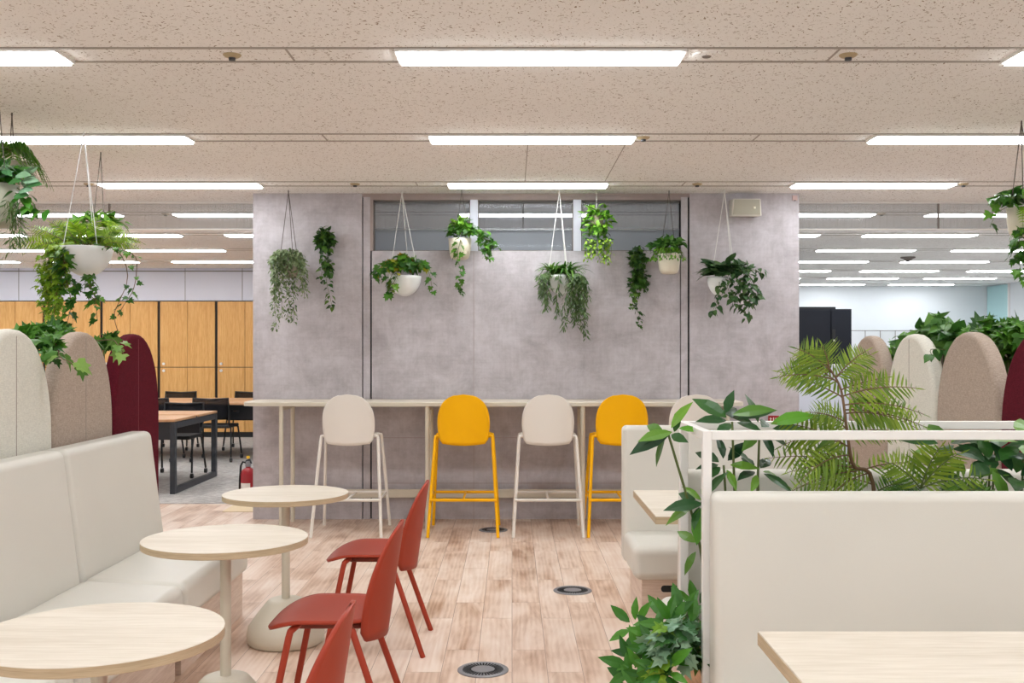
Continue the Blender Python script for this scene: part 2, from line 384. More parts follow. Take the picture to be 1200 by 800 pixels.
child(MB().box(mull[0], mull[1], YW - .004, YW + .09, ZS, ZT), 'mullion', 'grey_part')
child(MB().box(mull[2], mull[3], YW - .004, YW + .09, ZS, ZT), 'mullion', 'grey_part')
for i, (a, b) in enumerate(((XL, mull[0]), (mull[1], mull[2]), (mull[3], XR))):
    w = struct(MB().box(a, b, YW + .05, YW + .056, ZS, ZT).build('window_%d' % (i + 1), 'glass'))
    fr = MB(); t = .008
    fr.box(a, b, YW + .03, YW + .075, ZS, ZS + t).box(a, b, YW + .03, YW + .075, ZT - t, ZT).box(a, a + t, YW + .03, YW + .075, ZS, ZT).box(b - t, b, YW + .03, YW + .075, ZS, ZT)
    fr.build('window_frame', 'seam_grey', w)
YB = 9.24
zb = EYE + 141 * YB / F
struct(MB().box(X0, X1, YB + .06, YB + .12, 0, zb).build('wall_core_back', 'white_paint'))
# wired glass smoke screen hanging from the ceiling
bf = struct(MB().box(-10, 9.7, YB, YB + .008, zb, CEIL).build('trim_1', 'baffle'))
fr = MB().box(-10, 9.7, YB - .012, YB + .02, zb - .012, zb).box(-10, 9.7, YB - .012, YB + .02, CEIL - .014, CEIL)
fr.build('edge_rail', 'white_metal', bf)
fr = MB()
for x in (.098, 3.77, -3.56, -7.2): fr.box(x - .006, x + .006, YB - .006, YB + .014, zb, CEIL)
fr.build('joint_strip', 'seam_grey', bf)

# ------------------------------------------------------------------ ceiling lights
ORD = ['first', 'second', 'third', 'fourth', 'fifth', 'sixth', 'seventh', 'eighth', 'ninth', 'tenth']
proto = None
CX = .1235
def light(x, y, label):
    global proto
    if proto is None:
        proto = thing('ceiling_light', label, 'ceiling light', (x, y, CEIL - .012), 0, 'recessed strip lights in the ceiling')
        MB().box(-.62, .62, -.09, .09, -.012, .006).build('diffuser', 'led', proto)
        f = MB().box(-.632, .632, -.107, -.09, -.003, .012).box(-.632, .632, .09, .107, -.003, .012).box(-.632, -.62, -.09, .09, -.003, .012).box(.62, .632, -.09, .09, -.003, .012)
        f.build('frame', 'white_metal', proto)
        return proto
    return dup(proto, (x, y, CEIL - .012), 0, label)
RIGHT = [CX + 2.712 + 1.77 * i for i in range(5)]
LEFT = [CX - 2.728 - 1.77 * i for i in range(5)]
for i, y in enumerate(ROW):
    r = i - 3
    if r < 0:
        for x, s in ((LEFT[0], 'over the sofa side'), (CX, 'over the middle'), (RIGHT[0], 'over the booth side')):
            light(x, y, 'ceiling strip light %s, %s row behind the nearest lit row' % (s, ORD[-r - 1]))
        continue
    px = lambda x: 600 + x * F / y
    if r < 3:
        cs = [(LEFT[0], 'left strip light, over the sofas'), (CX, 'middle strip light'), (RIGHT[0], 'right strip light, over the booths')]
        for x, s in cs: light(x, y, 'lit %s, in the %s ceiling row from the front' % (s, ORD[r]))
        continue
    if r == 3: light(CX, y, 'lit ceiling strip light seen through the clerestory window of the grey wall')
    n = 0
    for x in LEFT:
        if px(x + .62) > -330 and px(x - .62) < 300 and y < YC - .3:  # also keeps unseen lights past the left edge, added to brighten the office
            n += 1; light(x, y, 'office side strip light, %s ceiling row from the front, %s from the grey wall' % (ORD[r], ORD[n - 1]))
    n = 0
    for x in RIGHT:
        if px(x - .62) < 1198 and px(x + .62) > 936 and x + .63 < 9.7:
            n += 1; light(x, y, 'right hall strip light, %s ceiling row from the front, %s from the grey wall' % (ORD[r], ORD[n - 1]))

# sprinklers and detectors
def sprinkler(px, y, label, r=.04):
    x = (px - 600) * y / F
    t = thing('sprinkler', label, 'sprinkler', (x, y, CEIL - .014), 0, 'sprinklers in the ceiling strips')
    MB().lathe([(.02, .0), (r * .8, .004), (r, .011), (r, .014)], n=20).build('rosette', 'rosette', t, smooth=True)
    MB().lathe([(.006, -.012), (.015, -.011), (.016, 0), (.012, .004)], n=12).build('spray_head', 'black_metal', t, smooth=True)
sprinkler(272, ROW[3] - .0, 'brass sprinkler between the left and middle lights of the nearest ceiling row')
sprinkler(994, ROW[3], 'brass sprinkler between the middle and right lights of the nearest ceiling row')
sprinkler(754, ROW[4], 'brass sprinkler just right of the middle light in the second ceiling row')
sprinkler(416, ROW[5], 'small sprinkler left of the middle light in the third ceiling row')
sprinkler(817, ROW[5], 'small sprinkler right of the middle light in the third ceiling row')
sprinkler(1129, ROW[5], 'small sprinkler at the far right end of the third ceiling row')
sprinkler(104, ROW[5], 'small sprinkler left of the sofa side light in the third ceiling row')
sprinkler(194, ROW[6], 'small sprinkler behind the smoke screen over the oak storage office')
sprinkler(1033, ROW[6], 'small sprinkler behind the smoke screen over the right hand hall')
d = thing('ceiling_speaker', 'flat round white ceiling speaker beside the nearest middle light', 'ceiling speaker', ((828 - 600) * ROW[3] / F, ROW[3], CEIL - .008))
MB().lathe([(.05, 0), (.062, .002), (.064, .008)], n=28).build('rim', 'ceiling', d, smooth=True)
MB().lathe([(.018, -.004), (.022, .001)], n=16).build('sensor_eye', 'seam_grey', d, smooth=True)
d = thing('smoke_detector', 'dark smoke detector on the ceiling of the right hand hall', 'smoke detector', (at(1064, 301, 14.75).x, 14.75, CEIL - .05))
MB().lathe([(.04, 0), (.06, .02), (.1, .035), (.1, .05)], n=20).build('housing', 'seam_grey', d, smooth=True)
MB().lathe([(.02, -.02), (.035, 0)], n=12).build('sensor_eye', 'black_metal', d)

# wall speaker and small red sign
p = at(875, 243, 8.6)
d = thing('wall_speaker', 'grey box speaker mounted high on the grey wall', 'speaker', (p.x, YW - .012, p.z))
MB().hexa([(-.125, -.12, -.07), (.125, -.12, -.07), (.12, 0, -.06), (-.12, 0, -.06), (-.115, -.15, .07), (.11, -.15, .07), (.12, 0, .075), (-.12, 0, .075)]).build('cabinet', 'speaker_rim', d, bevel=.006)
MB().hexa([(-.113, -.128, -.06), (.113, -.128, -.06), (.113, -.12, -.06), (-.113, -.12, -.06), (-.104, -.156, .06), (.1, -.156, .06), (.1, -.148, .06), (-.104, -.148, .06)]).build('grille', 'speaker', d)
MB().box(.055, .07, -.149, -.138, -.012, .004).build('indicator', 'led_dot', d)
p = at(932, 229.5, YW)
d = thing('ceiling_sensor', 'tiny pinkish sensor at the top right corner of the grey wall', 'sensor', (p.x - .01, YW - .012, p.z - .02))
MB().box(-.02, .02, -.02, 0, -.02, .02).build('housing', plain('pale_pink', srgb(206, 178, 174), .6), d, bevel=.003)
MB().lathe([(.006, -.001), (.007, .004)], (0, -.015, -.024), 8).build('lens', 'black_metal', d)
p = at(906, 491, YW)
d = thing('fire_sign', 'small red sign low on the right end of the grey wall, behind the plants', 'sign', (p.x, YW - .012, p.z))
MB().box(-.045, .045, -.006, 0, -.03, .03).build('plate', 'red_gloss', d)
mk = MB().box(-.03, -.022, -.008, -.006, -.015, .015).box(-.034, -.014, -.008, -.006, .002, .008).box(-.005, .003, -.008, -.006, -.015, .015).box(.012, .03, -.008, -.006, .006, .012).box(.016, .024, -.008, -.006, -.015, .006)
mk.build('lettering', 'label_white', d)

# ------------------------------------------------------------------ oak storage wall, office furniture
CW = .923
xs0 = (252 - 600) * YC / F
cab = None
cl = ['behind the office, half hidden by the grey wall edge', 'left of the one cut by the grey wall', 'behind the burgundy panel top', 'behind the hanging fern bowl', 'at the left picture edge']
for i in range(5):
    x = xs0 - CW * i
    lb = 'tall oak storage cabinet ' + cl[i]
    if cab is None:
        cab = thing('storage_cabinet', lb, 'cabinet', (x, YC, 0), 0, 'oak storage cabinets')
        MB().box(.0, CW, .03, .5, 0, 2.19).build('body', 'black', cab)
        hw = (CW - .05) / 2
        for k in range(2):
            a = .04 + k * (hw + .006)
            u = MB().box(a, a + hw, 0, .028, 1.135, 2.185).build('door', 'oak', cab, bevel=.002, seg=1)
            l = MB().box(a, a + hw, 0, .028, .09, 1.125).build('door', 'oak', cab, bevel=.002, seg=1)
            if k == 0:
                for q, z in ((u, 1.185), (l, 1.075)):
                    MB().tube([(a + .06, -.02, z), (a + .06, 0, z)], .022, 10).build('lock_knob', 'label_white', q, smooth=True)
    else: dup(cab, (x, YC, 0), 0, lb)
MB  # noqa

def desk(x0, x1, y0, y1, label, legs):
    t = thing('office_desk', label, 'desk', (x1, y0, 0.004), 0, 'oak topped office desks')
    L = x1 - x0; D = y1 - y0; H = .705
    for a, b in ((0, D / 2 - .05), (D / 2 + .05, D)):
        MB().box(-L, 0, a, b, H, H + .025).build('desk_top', 'desk_oak', t, bevel=.003, seg=1)
    MB().box(-L, -.02, D / 2 - .05, D / 2 + .05, H - .02, H + .012).build('cable_channel', 'black_metal', t)
    for lx in legs:
        x = lx - x1
        MB().box(x - .05, x, .0, .07, 0, H - .005).box(x - .05, x, D - .07, D, 0, H - .005).box(x - .05, x, .07, D - .07, 0, .06).box(x - .05, x, .07, D - .07, H - .065, H - .005).build('leg_frame', 'black_metal', t, bevel=.004, seg=1)
    MB().box(-L + .1, -.1, .3, .33, H - .2, H - .005).box(-L + .1, -.1, D - .33, D - .3, H - .2, H - .005).build('apron', 'black_metal', t)
    return t
desk(-6.0, -3.29, 10.2, 11.67, 'near oak topped office desk with black loop legs', (-3.29, -5.95))
desk(-6.6, -2.75, 13.3, 14.75, 'far oak topped office desk in front of the oak cabinets', (-2.75, -6.5))

office = None
def office_chair(x, y, rz, label):
    global office
    if office is not None: return dup(office, (x, y, .004), rz, label)
    t = thing('office_chair', label, 'chair', (x, y, .004), rz, 'black mesh office chairs')
    office = t
    MB().box(-.22, .22, -.2, .24, .42, .46).build('seat', 'black', t, bevel=.015)
    # backrest: mesh panel in a frame, at local -y
    pts = [(-.21, -.2, .46), (-.225, -.25, .62), (-.22, -.275, .8), (0, -.3, .785), (.22, -.275, .8), (.225, -.25, .62), (.21, -.2, .46)]
    MB().tube(pts, .013, 8).build('back_frame', 'black', t, smooth=True)
    vs = []; fs = []
    for i in range(7):
        for j in range(6):
            u = i / 6 * 2 - 1; v = j / 5
            vs.append((u * .215, -.21 - .07 * v - .025 * (1 - u * u), .53 + .26 * v))
    for i in range(6):
        for j in range(5): fs.append((i * 6 + j, (i + 1) * 6 + j, (i + 1) * 6 + j + 1, i * 6 + j + 1))
    MB().add(vs, fs).build('backrest', 'mesh_back', t, smooth='all', solid=.004)
    for sx in (-1, 1):
        MB().tube([(sx * .24, -.16, .64), (sx * .25, -.02, .63), (sx * .25, .12, .62)], .012, 8).build('armrest', 'black', t, smooth=True)
        for sy in (-1, 1):
            l = MB().tube([(sx * .2, sy * .12, .43), (sx * .225, sy * .17, .42), (sx * .235, sy * .2, .3), (sx * .25, sy * .26, .06)], .011, 8).build('leg', 'black', t, smooth=True)
            MB().tube([(sx * .25 - .014, sy * .26, .027), (sx * .25 + .014, sy * .26, .027)], .027, 12).build('castor', 'black', l, smooth=True)
    return t
office_chair(-3.76, 11.72, PI, 'black mesh chair tucked into the far side of the near office desk')
office_chair(-3.77, 13.35, 0, 'black mesh chair at the near side of the far desk, close to the grey wall')
office_chair(-4.52, 13.35, 0, 'black mesh chair at the near side of the far desk, close to the burgundy panel')
office_chair(-4.79, 14.85, PI, 'black mesh chair behind the far office desk, seen above its left end')
office_chair(-3.78, 14.85, PI, 'black mesh chair behind the far office desk, cut by the grey wall edge')

# fire extinguisher and its mat
p = at(288, 588, 9.7)
t = thing('fire_extinguisher', 'red fire extinguisher standing on the carpet by the left end of the grey wall', 'fire extinguisher', (p.x + .01, 9.75, .004))
t.scale = (.92, .92, .87)
MB().lathe([(.06, 0), (.075, .015), (.075, .29), (.068, .325), (.045, .35), (.025, .36), (.025, .375)], n=24).build('cylinder_tank', 'red_gloss', t, smooth=True)
MB().lathe([(.028, .37), (.03, .4), (.02, .43)], n=14).build('valve', 'steel', t, smooth=True)
MB().hexa([(-.03, -.012, .42), (.04, -.012, .40), (.04, .012, .40), (-.03, .012, .42), (-.02, -.012, .44), (.02, -.012, .455), (.02, .012, .455), (-.02, .012, .44)]).build('lever', 'black_metal', t, bevel=.004)
MB().tube([(-.02, 0, .41), (-.055, 0, .42), (-.07, -.02, .38), (-.082, -.02, .2), (-.082, -.02, .1)], .01, 8).build('hose', 'black', t, smooth=True)
MB().box(-.016, .016, -.016, .016, .455, .485).build('safety_pin', 'yellow_pin', t, bevel=.008)
a = [math.radians(x) for x in range(215, 301, 12)]
vs = [(.0765 * math.cos(q), .0765 * math.sin(q), z) for q in a for z in (.07, .2)]
MB().add(vs, [(2 * i, 2 * i + 2, 2 * i + 3, 2 * i + 1) for i in range(len(a) - 1)]).build('tank_label', 'label_white', t)
tag(MB().box(-2.53, -2.23, 9.12, 9.5, .0005, .006).build('floor_mat', 'mat_beige', bevel=.002, seg=1), 'pale beige mat on the wood floor at the left end of the grey wall', 'mat')

# black cabinet and low partition in the hall on the right
t = thing('steel_cabinet', 'dark navy double door steel cabinet against the white far hall', 'cabinet', (3.4, 14.0, .004))
MB().box(0, 1.155, .02, .45, 0, 1.955).build('body', 'navy_cab', t, bevel=.004, seg=1)
a = MB().box(.01, .868, 0, .02, .05, 1.94).build('door', 'navy_cab', t, bevel=.003, seg=1)
b = MB().box(.876, 1.147, 0, .02, .05, 1.94).build('door', 'navy_cab', t, bevel=.003, seg=1)
MB().box(.885, .93, -.008, 0, 1.55, 1.68).build('handle', 'black', b, bevel=.01)
MB().box(.9, .925, -.012, -.008, 1.52, 1.545).build('lock', 'label_white', b)
MB().box(.35, .95, .05, .3, 1.955, 1.985).build('top_cap', 'black', t)
t = thing('low_partition', 'low pale grey partition with a white cap in front of the dark steel cabinet', 'partition', (3.0, 12.0, .004))
MB().box(0, 1.5, 0, .06, 0, 1.225).build('panel', 'grey_part', t)
MB().box(-.01, 1.51, -.01, .07, 1.225, 1.245).build('cap', 'white_metal', t, bevel=.003)
MB().box(.02, .1, -.1, .16, 0, .02).box(1.4, 1.48, -.1, .16, 0, .02).build('foot', 'white_metal', t)
t = thing('panel_screen', 'white office screen of square panels in front of the far white wall', 'screen', (6.3, 20.2, .004))
MB().box(0, 1.6, 0, .05, 0, 1.78).build('panel', 'white_paint', t)
jm = MB()
for k in range(6): jm.box(.235 + k * .29 - .006, .235 + k * .29 + .006, -.004, 0, 0, 1.78)
jm.box(0, 1.6, -.004, 0, 1.768, 1.78)
jm.build('joint_strip', 'seam_grey', t)

# ------------------------------------------------------------------ bar counter
t = thing('bar_counter', 'long pale wood bar counter on slim cream legs along the grey wall', 'counter', (-.15, 8.45, 0))
def rrect(x0, x1, y0, y1, r, n=6):
    o = []
    for cx, cy, a0 in ((x1 - r, y1 - r, 0), (x0 + r, y1 - r, 90), (x0 + r, y0 + r, 180), (x1 - r, y0 + r, 270)):
        o += [(cx + r * math.cos(math.radians(a0 + 90 * i / n)), cy + r * math.sin(math.radians(a0 + 90 * i / n))) for i in range(n + 1)]
    return o
MB().prism(rrect(-2.12, 1.83, 8.17, YW - .02, .12), .976, 1.004).build('countertop', 'ash', t, bevel=.003, seg=2, world=True)
MB().prism(rrect(-2.122, 1.832, 8.168, YW - .019, .122), .974, .9995).build('edge_band', 'beige_metal', t, smooth=True, world=True)
for x in (-1.81, -.664, .556, 1.69):
    for y in (8.2, 8.63):
        MB().tube([(x, y, 0), (x, y, .976)], .018, 12).build('leg', 'beige_metal', t, smooth=True, world=True)
    MB().box(x - .018, x + .018, 8.2, 8.63, .94, .974).build('crossbar', 'beige_metal', t, world=True)
MB().box(-1.81, 1.69, 8.655, 8.67, .19, .26).build('footrail', 'beige_metal', t, world=True, bevel=.002, seg=1)
MB().box(-1.81, 1.69, 8.6, 8.64, .945, .974).build('rear_beam', 'beige_metal', t, world=True)

# ------------------------------------------------------------------ chairs and stools
def shell_back(W, H, z0, y0, lean, wrap, n=18):
    """arched back shell, local sitter faces +y"""
    vs = []; fs = []
    for j in range(n + 1):
        v = j / n
        v2 = 1 - (1 - v) ** 1.35
        if v2 > .4: w = (max(0, 1 - ((v2 - .4) / .6) ** 2.4)) ** (1 / 2.6)
        else: w = .9 + .1 * math.sin(PI / 2 * v2 / .4)
        if v2 < .07: w *= .9 + .1 * math.sqrt(1 - (1 - v2 / .07) ** 2)
        for i in range(n + 1):
            u = (i / n * 2 - 1)
            x = u * w * W; q = x / W
            vs.append((x, y0 - lean * v2 + wrap * (1 - .45 * v2) * q * q, z0 + H * v2 + .018 * (1 - v2) * q * q))
    for j in range(n):
        for i in range(n):
            a = j * (n + 1) + i; fs.append((a, a + 1, a + n + 2, a + n + 1))
    return MB().add(vs, fs)
def shell_seat(W, yb, yf, z, n=16):
    vs = []; fs = []
    for j in range(n + 1):
        v = j / n
        for i in range(n + 1):
            u = i / n * 2 - 1
            ex = 3.6
            # superellipse square to disc
            k = (abs(u) ** ex + abs(v * 2 - 1) ** ex) ** (1 / ex); mx = max(abs(u), abs(v * 2 - 1), 1e-9)
            s = mx / k if k > 0 else 1
            uu, vv = u * s, ((v * 2 - 1) * s + 1) / 2
            zz = z - .012 * (1 - uu * uu) * math.sin(PI * min(1, vv * 1.1)) - .045 * max(0, (vv - .62) / .38) ** 2
            vs.append((uu * W, yb + (yf - yb) * vv, zz))
    for j in range(n):
        for i in range(n):
            a = j * (n + 1) + i; fs.append((a, a + 1, a + n + 2, a + n + 1))
    return MB().add(vs, fs)

def side_chair(mat, label, loc, rz):
    t = thing('side_chair', label, 'chair', loc, rz, 'brick red shell chairs beside the round tables')
    shell_seat(.215, -.15, .24, .462).build('seat', mat, t, smooth='all', solid=.011)
    shell_back(.2, .415, .372, -.175, .06, .085).build('backrest', mat, t, smooth='all', solid=.011)
    MB().box(-.12, .12, -.1, .13, .415, .44).build('seat_mount', 'red_dark', t, bevel=.01)
    for sx in (-1, 1):
        MB().tube([(sx * .1, .125, .432), (sx * .19, .13, .436), (sx * .206, .137, .43), (sx * .21, .142, .41), (sx * .235, .225, .0)], .0125, 10).build('leg', mat, t, smooth=True)
        MB().tube([(sx * .1, -.05, .43), (sx * .18, -.068, .433), (sx * .2, -.08, .43), (sx * .204, -.087, .41), (sx * .235, -.23, .0)], .0125, 10).build('leg', mat, t, smooth=True)
    return t
c0 = side_chair('red', 'brick red shell chair facing the far round table', (-.64, 5.05, 0), PI / 2)
dup(c0, (-.64, 3.87, 0), PI / 2, 'brick red shell chair facing the middle round table')
dup(c0, (-.632, 2.60, 0), PI / 2, 'brick red shell chair facing the nearest round table, cut by the frame')

def bar_stool(mat, label, loc):
    t = thing('bar_stool', label, 'bar stool', loc, 0, 'bar stools along the counter')
    shell_seat(.205, -.17, .19, .765).build('seat', mat, t, smooth='all', solid=.011)
    shell_back(.198, .392, .684, -.185, .05, .06).build('backrest', mat, t, smooth='all', solid=.011)
    MB().box(-.11, .11, -.1, .1, .72, .742).build('seat_mount', mat, t, bevel=.008)
    for sx in (-1, 1):
        for y0, y1 in ((-.112, -.285), (.1, .285)):
            MB().tube([(sx * .1, y0 * .6, .742), (sx * .2, y0, .752), (sx * .216, y0, .75), (sx * .22, y0 * 1.02, .73), (sx * .265, y1, 0)], .0125, 10).build('leg', mat, t, smooth=True)
        MB().tube([(sx * .246, -.22, .278), (sx * .246, .2, .278)], .007, 8).build('side_rail', mat, t, smooth=True)
    MB().tube([(-.252, -.242, .278), (.252, -.242, .278)], .012, 8).build('footrest', mat, t, smooth=True)
    MB().tube([(-.252, .21, .278), (.252, .21, .278)], .011, 8).build('footrest', mat, t, smooth=True)
    MB().tube([(0, -.242, .278), (.0, .21, .278)], .009, 8).build('footrest_link', mat, t, smooth=True)
    return t
w0 = bar_stool('stool_white', 'white bar stool at the left end of the counter', (-1.25, 8.155, 0))
dup(w0, (.275, 8.155, 0), 0, 'white bar stool standing between the two yellow bar stools')
dup(w0, (1.40, 8.155, 0), 0, 'white bar stool at the right end of the counter, mostly behind the booth seat')
y0 = bar_stool('yellow', 'yellow bar stool between two white bar stools, whole in view', (-.37, 8.155, 0))
dup(y0, (.84, 8.155, 0), 0, 'yellow bar stool partly hidden by the booth seat back')

# ------------------------------------------------------------------ round tables
def round_table(x, y, label):
    t = thing('round_table', label, 'table', (x, y, 0), 0, 'small round pedestal tables by the sofas')
    MB().lathe([(.296, .722), (.3, .722), (.3, .7215), (.3, .722)][:2] + [(.2995, .7225), (.296, .7235), (.0, .7235)], n=72).build('table_top', 'ash', t)
    MB().lathe([(.0, .697), (.295, .697), (.3, .699), (.3, .7218), (.294, .722)], n=72).build('edge_band', 'ash_edge', t, smooth=True)
    MB().lathe([(.02, .2), (.02, .69)], n=20).build('stem', 'beige_metal', t, smooth=True)
    MB().lathe([(.06, .685), (.1, .69), (.1, .697)], n=24).build('top_plate', 'beige_metal', t, smooth=True)
    MB().lathe([(.17, 0), (.184, .012), (.186, .05), (.178, .085), (.15, .125), (.115, .17), (.09, .2), (.082, .208), (.07, .213), (.0, .215)], n=48).build('base', 'beige_metal', t, smooth='all')
    return t
round_table(-1.02, 2.583, 'nearest round pale wood table with beige pedestal, cut off by the frame')
round_table(-1.06, 3.87, 'middle round pale wood table with beige pedestal beside the sofas')
round_table(-1.097, 5.07, 'farthest round pale wood table with beige pedestal, overlapping the grey wall')

# ------------------------------------------------------------------ sofas on the left
def cushion_mesh(x0, x1, y0, y1, z0, z1): return MB().box(x0, x1, y0, y1, z0, z1)
def sofa(y0, y1, label):
    t = thing('sofa', label, 'sofa', (-1.75, (y0 + y1) / 2, 0), 0, 'cream leather sofa modules')
    MB().box(-2.02, -1.44, y0 + .035, y1 - .035 * (y1 < 5), .0, .235).build('base', 'pink_wood', t, bevel=.003, seg=1, world=True)
    MB().hexa([(-1.86, y0, .236), (-1.405, y0, .236), (-1.405, y1, .236), (-1.86, y1, .236), (-1.86, y0, .43), (-1.41, y0, .405), (-1.41, y1, .405), (-1.86, y1, .43)]).build('seat_cushion', 'leather', t, bevel=.04, seg=5, world=True)
    MB().hexa([(-2.03, y0, .236), (-1.83, y0, .236), (-1.83, y1, .236), (-2.03, y1, .236), (-2.05, y0, .985), (-1.925, y0, .985), (-1.925, y1, .985), (-2.05, y1, .985)]).build('backrest', 'leather', t, bevel=.032, seg=5, world=True)
    tr = MB().hexa([(-1.8365, y0 + .012, .40), (-1.8335, y0 + .012, .40), (-1.8335, y0 + .016, .40), (-1.8365, y0 + .016, .40), (-1.921, y0 + .012, .95), (-1.918, y0 + .012, .95), (-1.918, y0 + .016, .95), (-1.921, y0 + .016, .95)])
    return t
sofa(4.515, 5.59, 'far cream leather sofa module, its end towards the office')
sofa(3.40, 4.505, 'middle cream leather sofa module, left of the middle round table')
sofa(2.26, 3.39, 'nearest cream leather sofa module, mostly under the nearest round table')

# acoustic panels
def panel(x, y0, w, mat, label, facing, seam):
    """upright arched panel in a plane of constant x, showing its face towards facing"""
    t = thing('acoustic_panel', label, 'panel', (x, y0 + w / 2, 0), 0, 'arched fabric panels behind the seating')
    H, A = 1.505, .47; n = 22
    o = [(-w / 2, 0), (w / 2, 0)]
    for i in range(n + 1):
        a = PI * i / n
        o.append((math.copysign(abs(math.cos(a)) ** .92, math.cos(a)) * w / 2, H - A + A * math.sin(a) ** .95))
    MB().prism(o, -.04, .04, 'x').build('padded_board', mat, t, bevel=.028, seg=4)
    if seam:
        s = MB(); f = .0405 * facing
        s.box(min(f, f * .96), max(f, f * .96), -.003, .003, .01, H - .03)
        s.build('seam', seam, t)
    return t
XP = -2.115
for i, (m, s, lb) in enumerate((('fab_wine', 'seam_wine', 'burgundy arched fabric panel behind the far end of the sofas'),
                                ('fab_taupe', 'seam_dark', 'taupe arched fabric panel behind the sofas, next to the burgundy one'),
                                ('fab_cream', 'seam_dark', 'cream arched fabric panel behind the sofas at the left frame edge'))):
    panel(XP, 5.455 - .715 * i, .705, m, lb, 1, s)
XQ = 2.27
for i, (m, s, lb) in enumerate((('fab_taupe', None, 'taupe arched fabric panel beside the dark steel cabinet, farthest on the booth side'),
                                ('fab_cream', 'seam_dark', 'cream arched fabric panel between the two taupe ones on the booth side'),
                                ('fab_taupe', None, 'wide taupe arched fabric panel next to the burgundy one on the booth side'),
                                ('fab_wine', 'seam_wine', 'burgundy arched fabric panel behind the booths, cut by the frame'))):
    panel(XQ, 6.24 - .72 * i, .705, m, lb, -1, s)
for i, lb in enumerate(('narrow glimpse of a taupe panel behind the gap left of the cream booth side panel',
                        'narrow glimpse of a taupe panel behind the gap right of the cream booth side panel',
                        'narrow glimpse of a taupe panel behind the gap before the burgundy booth side panel')):
    panel(XQ + .40, 6.65 - .72 * i, .705, 'fab_taupe', lb, -1, None)
# troughs carrying the plants between the two rows
t = thing('planter_trough', 'long pale planter trough hidden behind the booth side panels', 'planter', (XQ + .2, 5.5, 0))
MB().box(XQ + .055, XQ + .345, 4.1, 6.9, .0, 1.12).build('trough_box', 'white_metal', t, world=True)
MB().box(XQ + .075, XQ + .325, 4.12, 6.88, 1.12, 1.14).build('soil', 'soil', t, world=True)
t = thing('planter_trough', 'long pale planter trough hidden behind the sofa panels', 'planter', (XP - .2, 5.0, 0))
MB().box(XP - .345, XP - .055, 4.1, 6.1, .0, 1.12).build('trough_box', 'white_metal', t, world=True)
MB().box(XP - .325, XP - .075, 4.12, 6.08, 1.12, 1.14).build('soil', 'soil', t, world=True)

# ------------------------------------------------------------------ booths on the right
def bench(x0, x1, yb, face, label):
    """yb is the rear plane of the backrest; face -1 looks to the camera, +1 away"""
    t = thing('booth_bench', label, 'bench', ((x0 + x1) / 2, yb, 0), 0, 'cream leather booth benches')
    def Y(a): return yb + face * a
    def H(mb, xa, xb, a0, a1, b0, b1, z0, z1):
        ya, yc = sorted((Y(a0), Y(a1))); yd, ye = sorted((Y(b0), Y(b1)))
        return mb.hexa([(xa, ya, z0), (xb, ya, z0), (xb, yc, z0), (xa, yc, z0), (xa, yd, z1), (xb, yd, z1), (xb, ye, z1), (xa, ye, z1)])
    H(MB(), x0 + .05, x1 - .05, .02, .55, .02, .55, 0, .235).build('base', 'pink_wood', t, bevel=.003, seg=1, world=True)
    sl = t
    MB().prism(rrect(x0 + .15, x0 + .27, .165, .2, .016), Y(.5505) if face < 0 else Y(.548), Y(.548) if face < 0 else Y(.5505), 'y').build('handle_slot', 'black', t, world=True)
    H(MB(), x0, x1, .1, .62, .1, .61, .236, .41).build('seat_cushion', 'leather', t, bevel=.045, seg=5, world=True)
    H(MB(), x0, x1, 0, .15, 0, .085, .236, .99).build('backrest', 'leather', t, bevel=.028, seg=5, world=True)
    return t
bench(.60, 2.12, 3.20, -1, 'nearest cream leather booth bench, its wide back behind the near booth table')
bench(.60, 1.95, 3.70, 1, 'cream leather booth bench with its back to the framed planter')
bench(.62, 1.87, 5.95, -1, 'far cream leather booth bench in front of the bar stools')
def booth_table(x0, x1, ya, yb, label):
    t = thing('booth_table', label, 'table', ((x0 + x1) / 2, (ya + yb) / 2, 0), 0, 'pale wood booth tables')
    MB().box(x0, x1, ya, yb, .7, .7235).build('table_top', 'ash', t, bevel=.002, seg=1, world=True)
    MB().box(x0 - .001, x1 + .001, ya - .001, yb + .001, .69, .7195).build('edge_band', 'ash_edge', t, world=True)
    cx, cy = (x0 + x1) / 2, (ya + yb) / 2
    MB().lathe([(.03, .03), (.03, .69)], (cx, cy, 0), 16).build('stem', 'beige_metal', t, smooth=True, world=True)
    MB().lathe([(.22, 0), (.22, .012), (.05, .03), (0, .03)], (cx, cy, 0), 32).build('base', 'beige_metal', t, smooth=True, world=True)
booth_table(.608, 1.95, 1.76, 2.583, 'pale wood booth table nearest the camera, at the lower right')
booth_table(.60, 1.80, 4.36, 5.166, 'pale wood booth table standing between the two far booth benches')

# framed planter between the benches
YA, YP = 3.235, 3.665; XA, XB = .602, 2.1; r = .014
t = thing('framed_planter', 'white square tube planter frame standing between the booth backs', 'planter', ((XA + XB) / 2, (YA + YP) / 2, 0))
for x in (XA, XB):
    for y in (YA, YP): MB().box(x - r, x + r, y - r, y + r, 0, 1.168).build('post', 'white_metal', t, world=True, bevel=.002, seg=1)
for y in (YA, YP): MB().box(XA + r, XB - r, y - r, y + r, 1.14, 1.168).build('rail', 'white_metal', t, world=True, bevel=.002, seg=1)
for x in (XA, XB): MB().box(x - r, x + r, YA + r, YP - r, 1.14, 1.168).build('rail', 'white_metal', t, world=True, bevel=.002, seg=1)
MB().box(XA, XB, YA + r, YP - r, .02, .435).build('planter_box', 'box_wood', t, world=True, bevel=.003, seg=1)
MB().box(XA + .02, XB - .02, YA + .03, YP - .03, .435, .44).build('soil', 'soil', t, world=True)

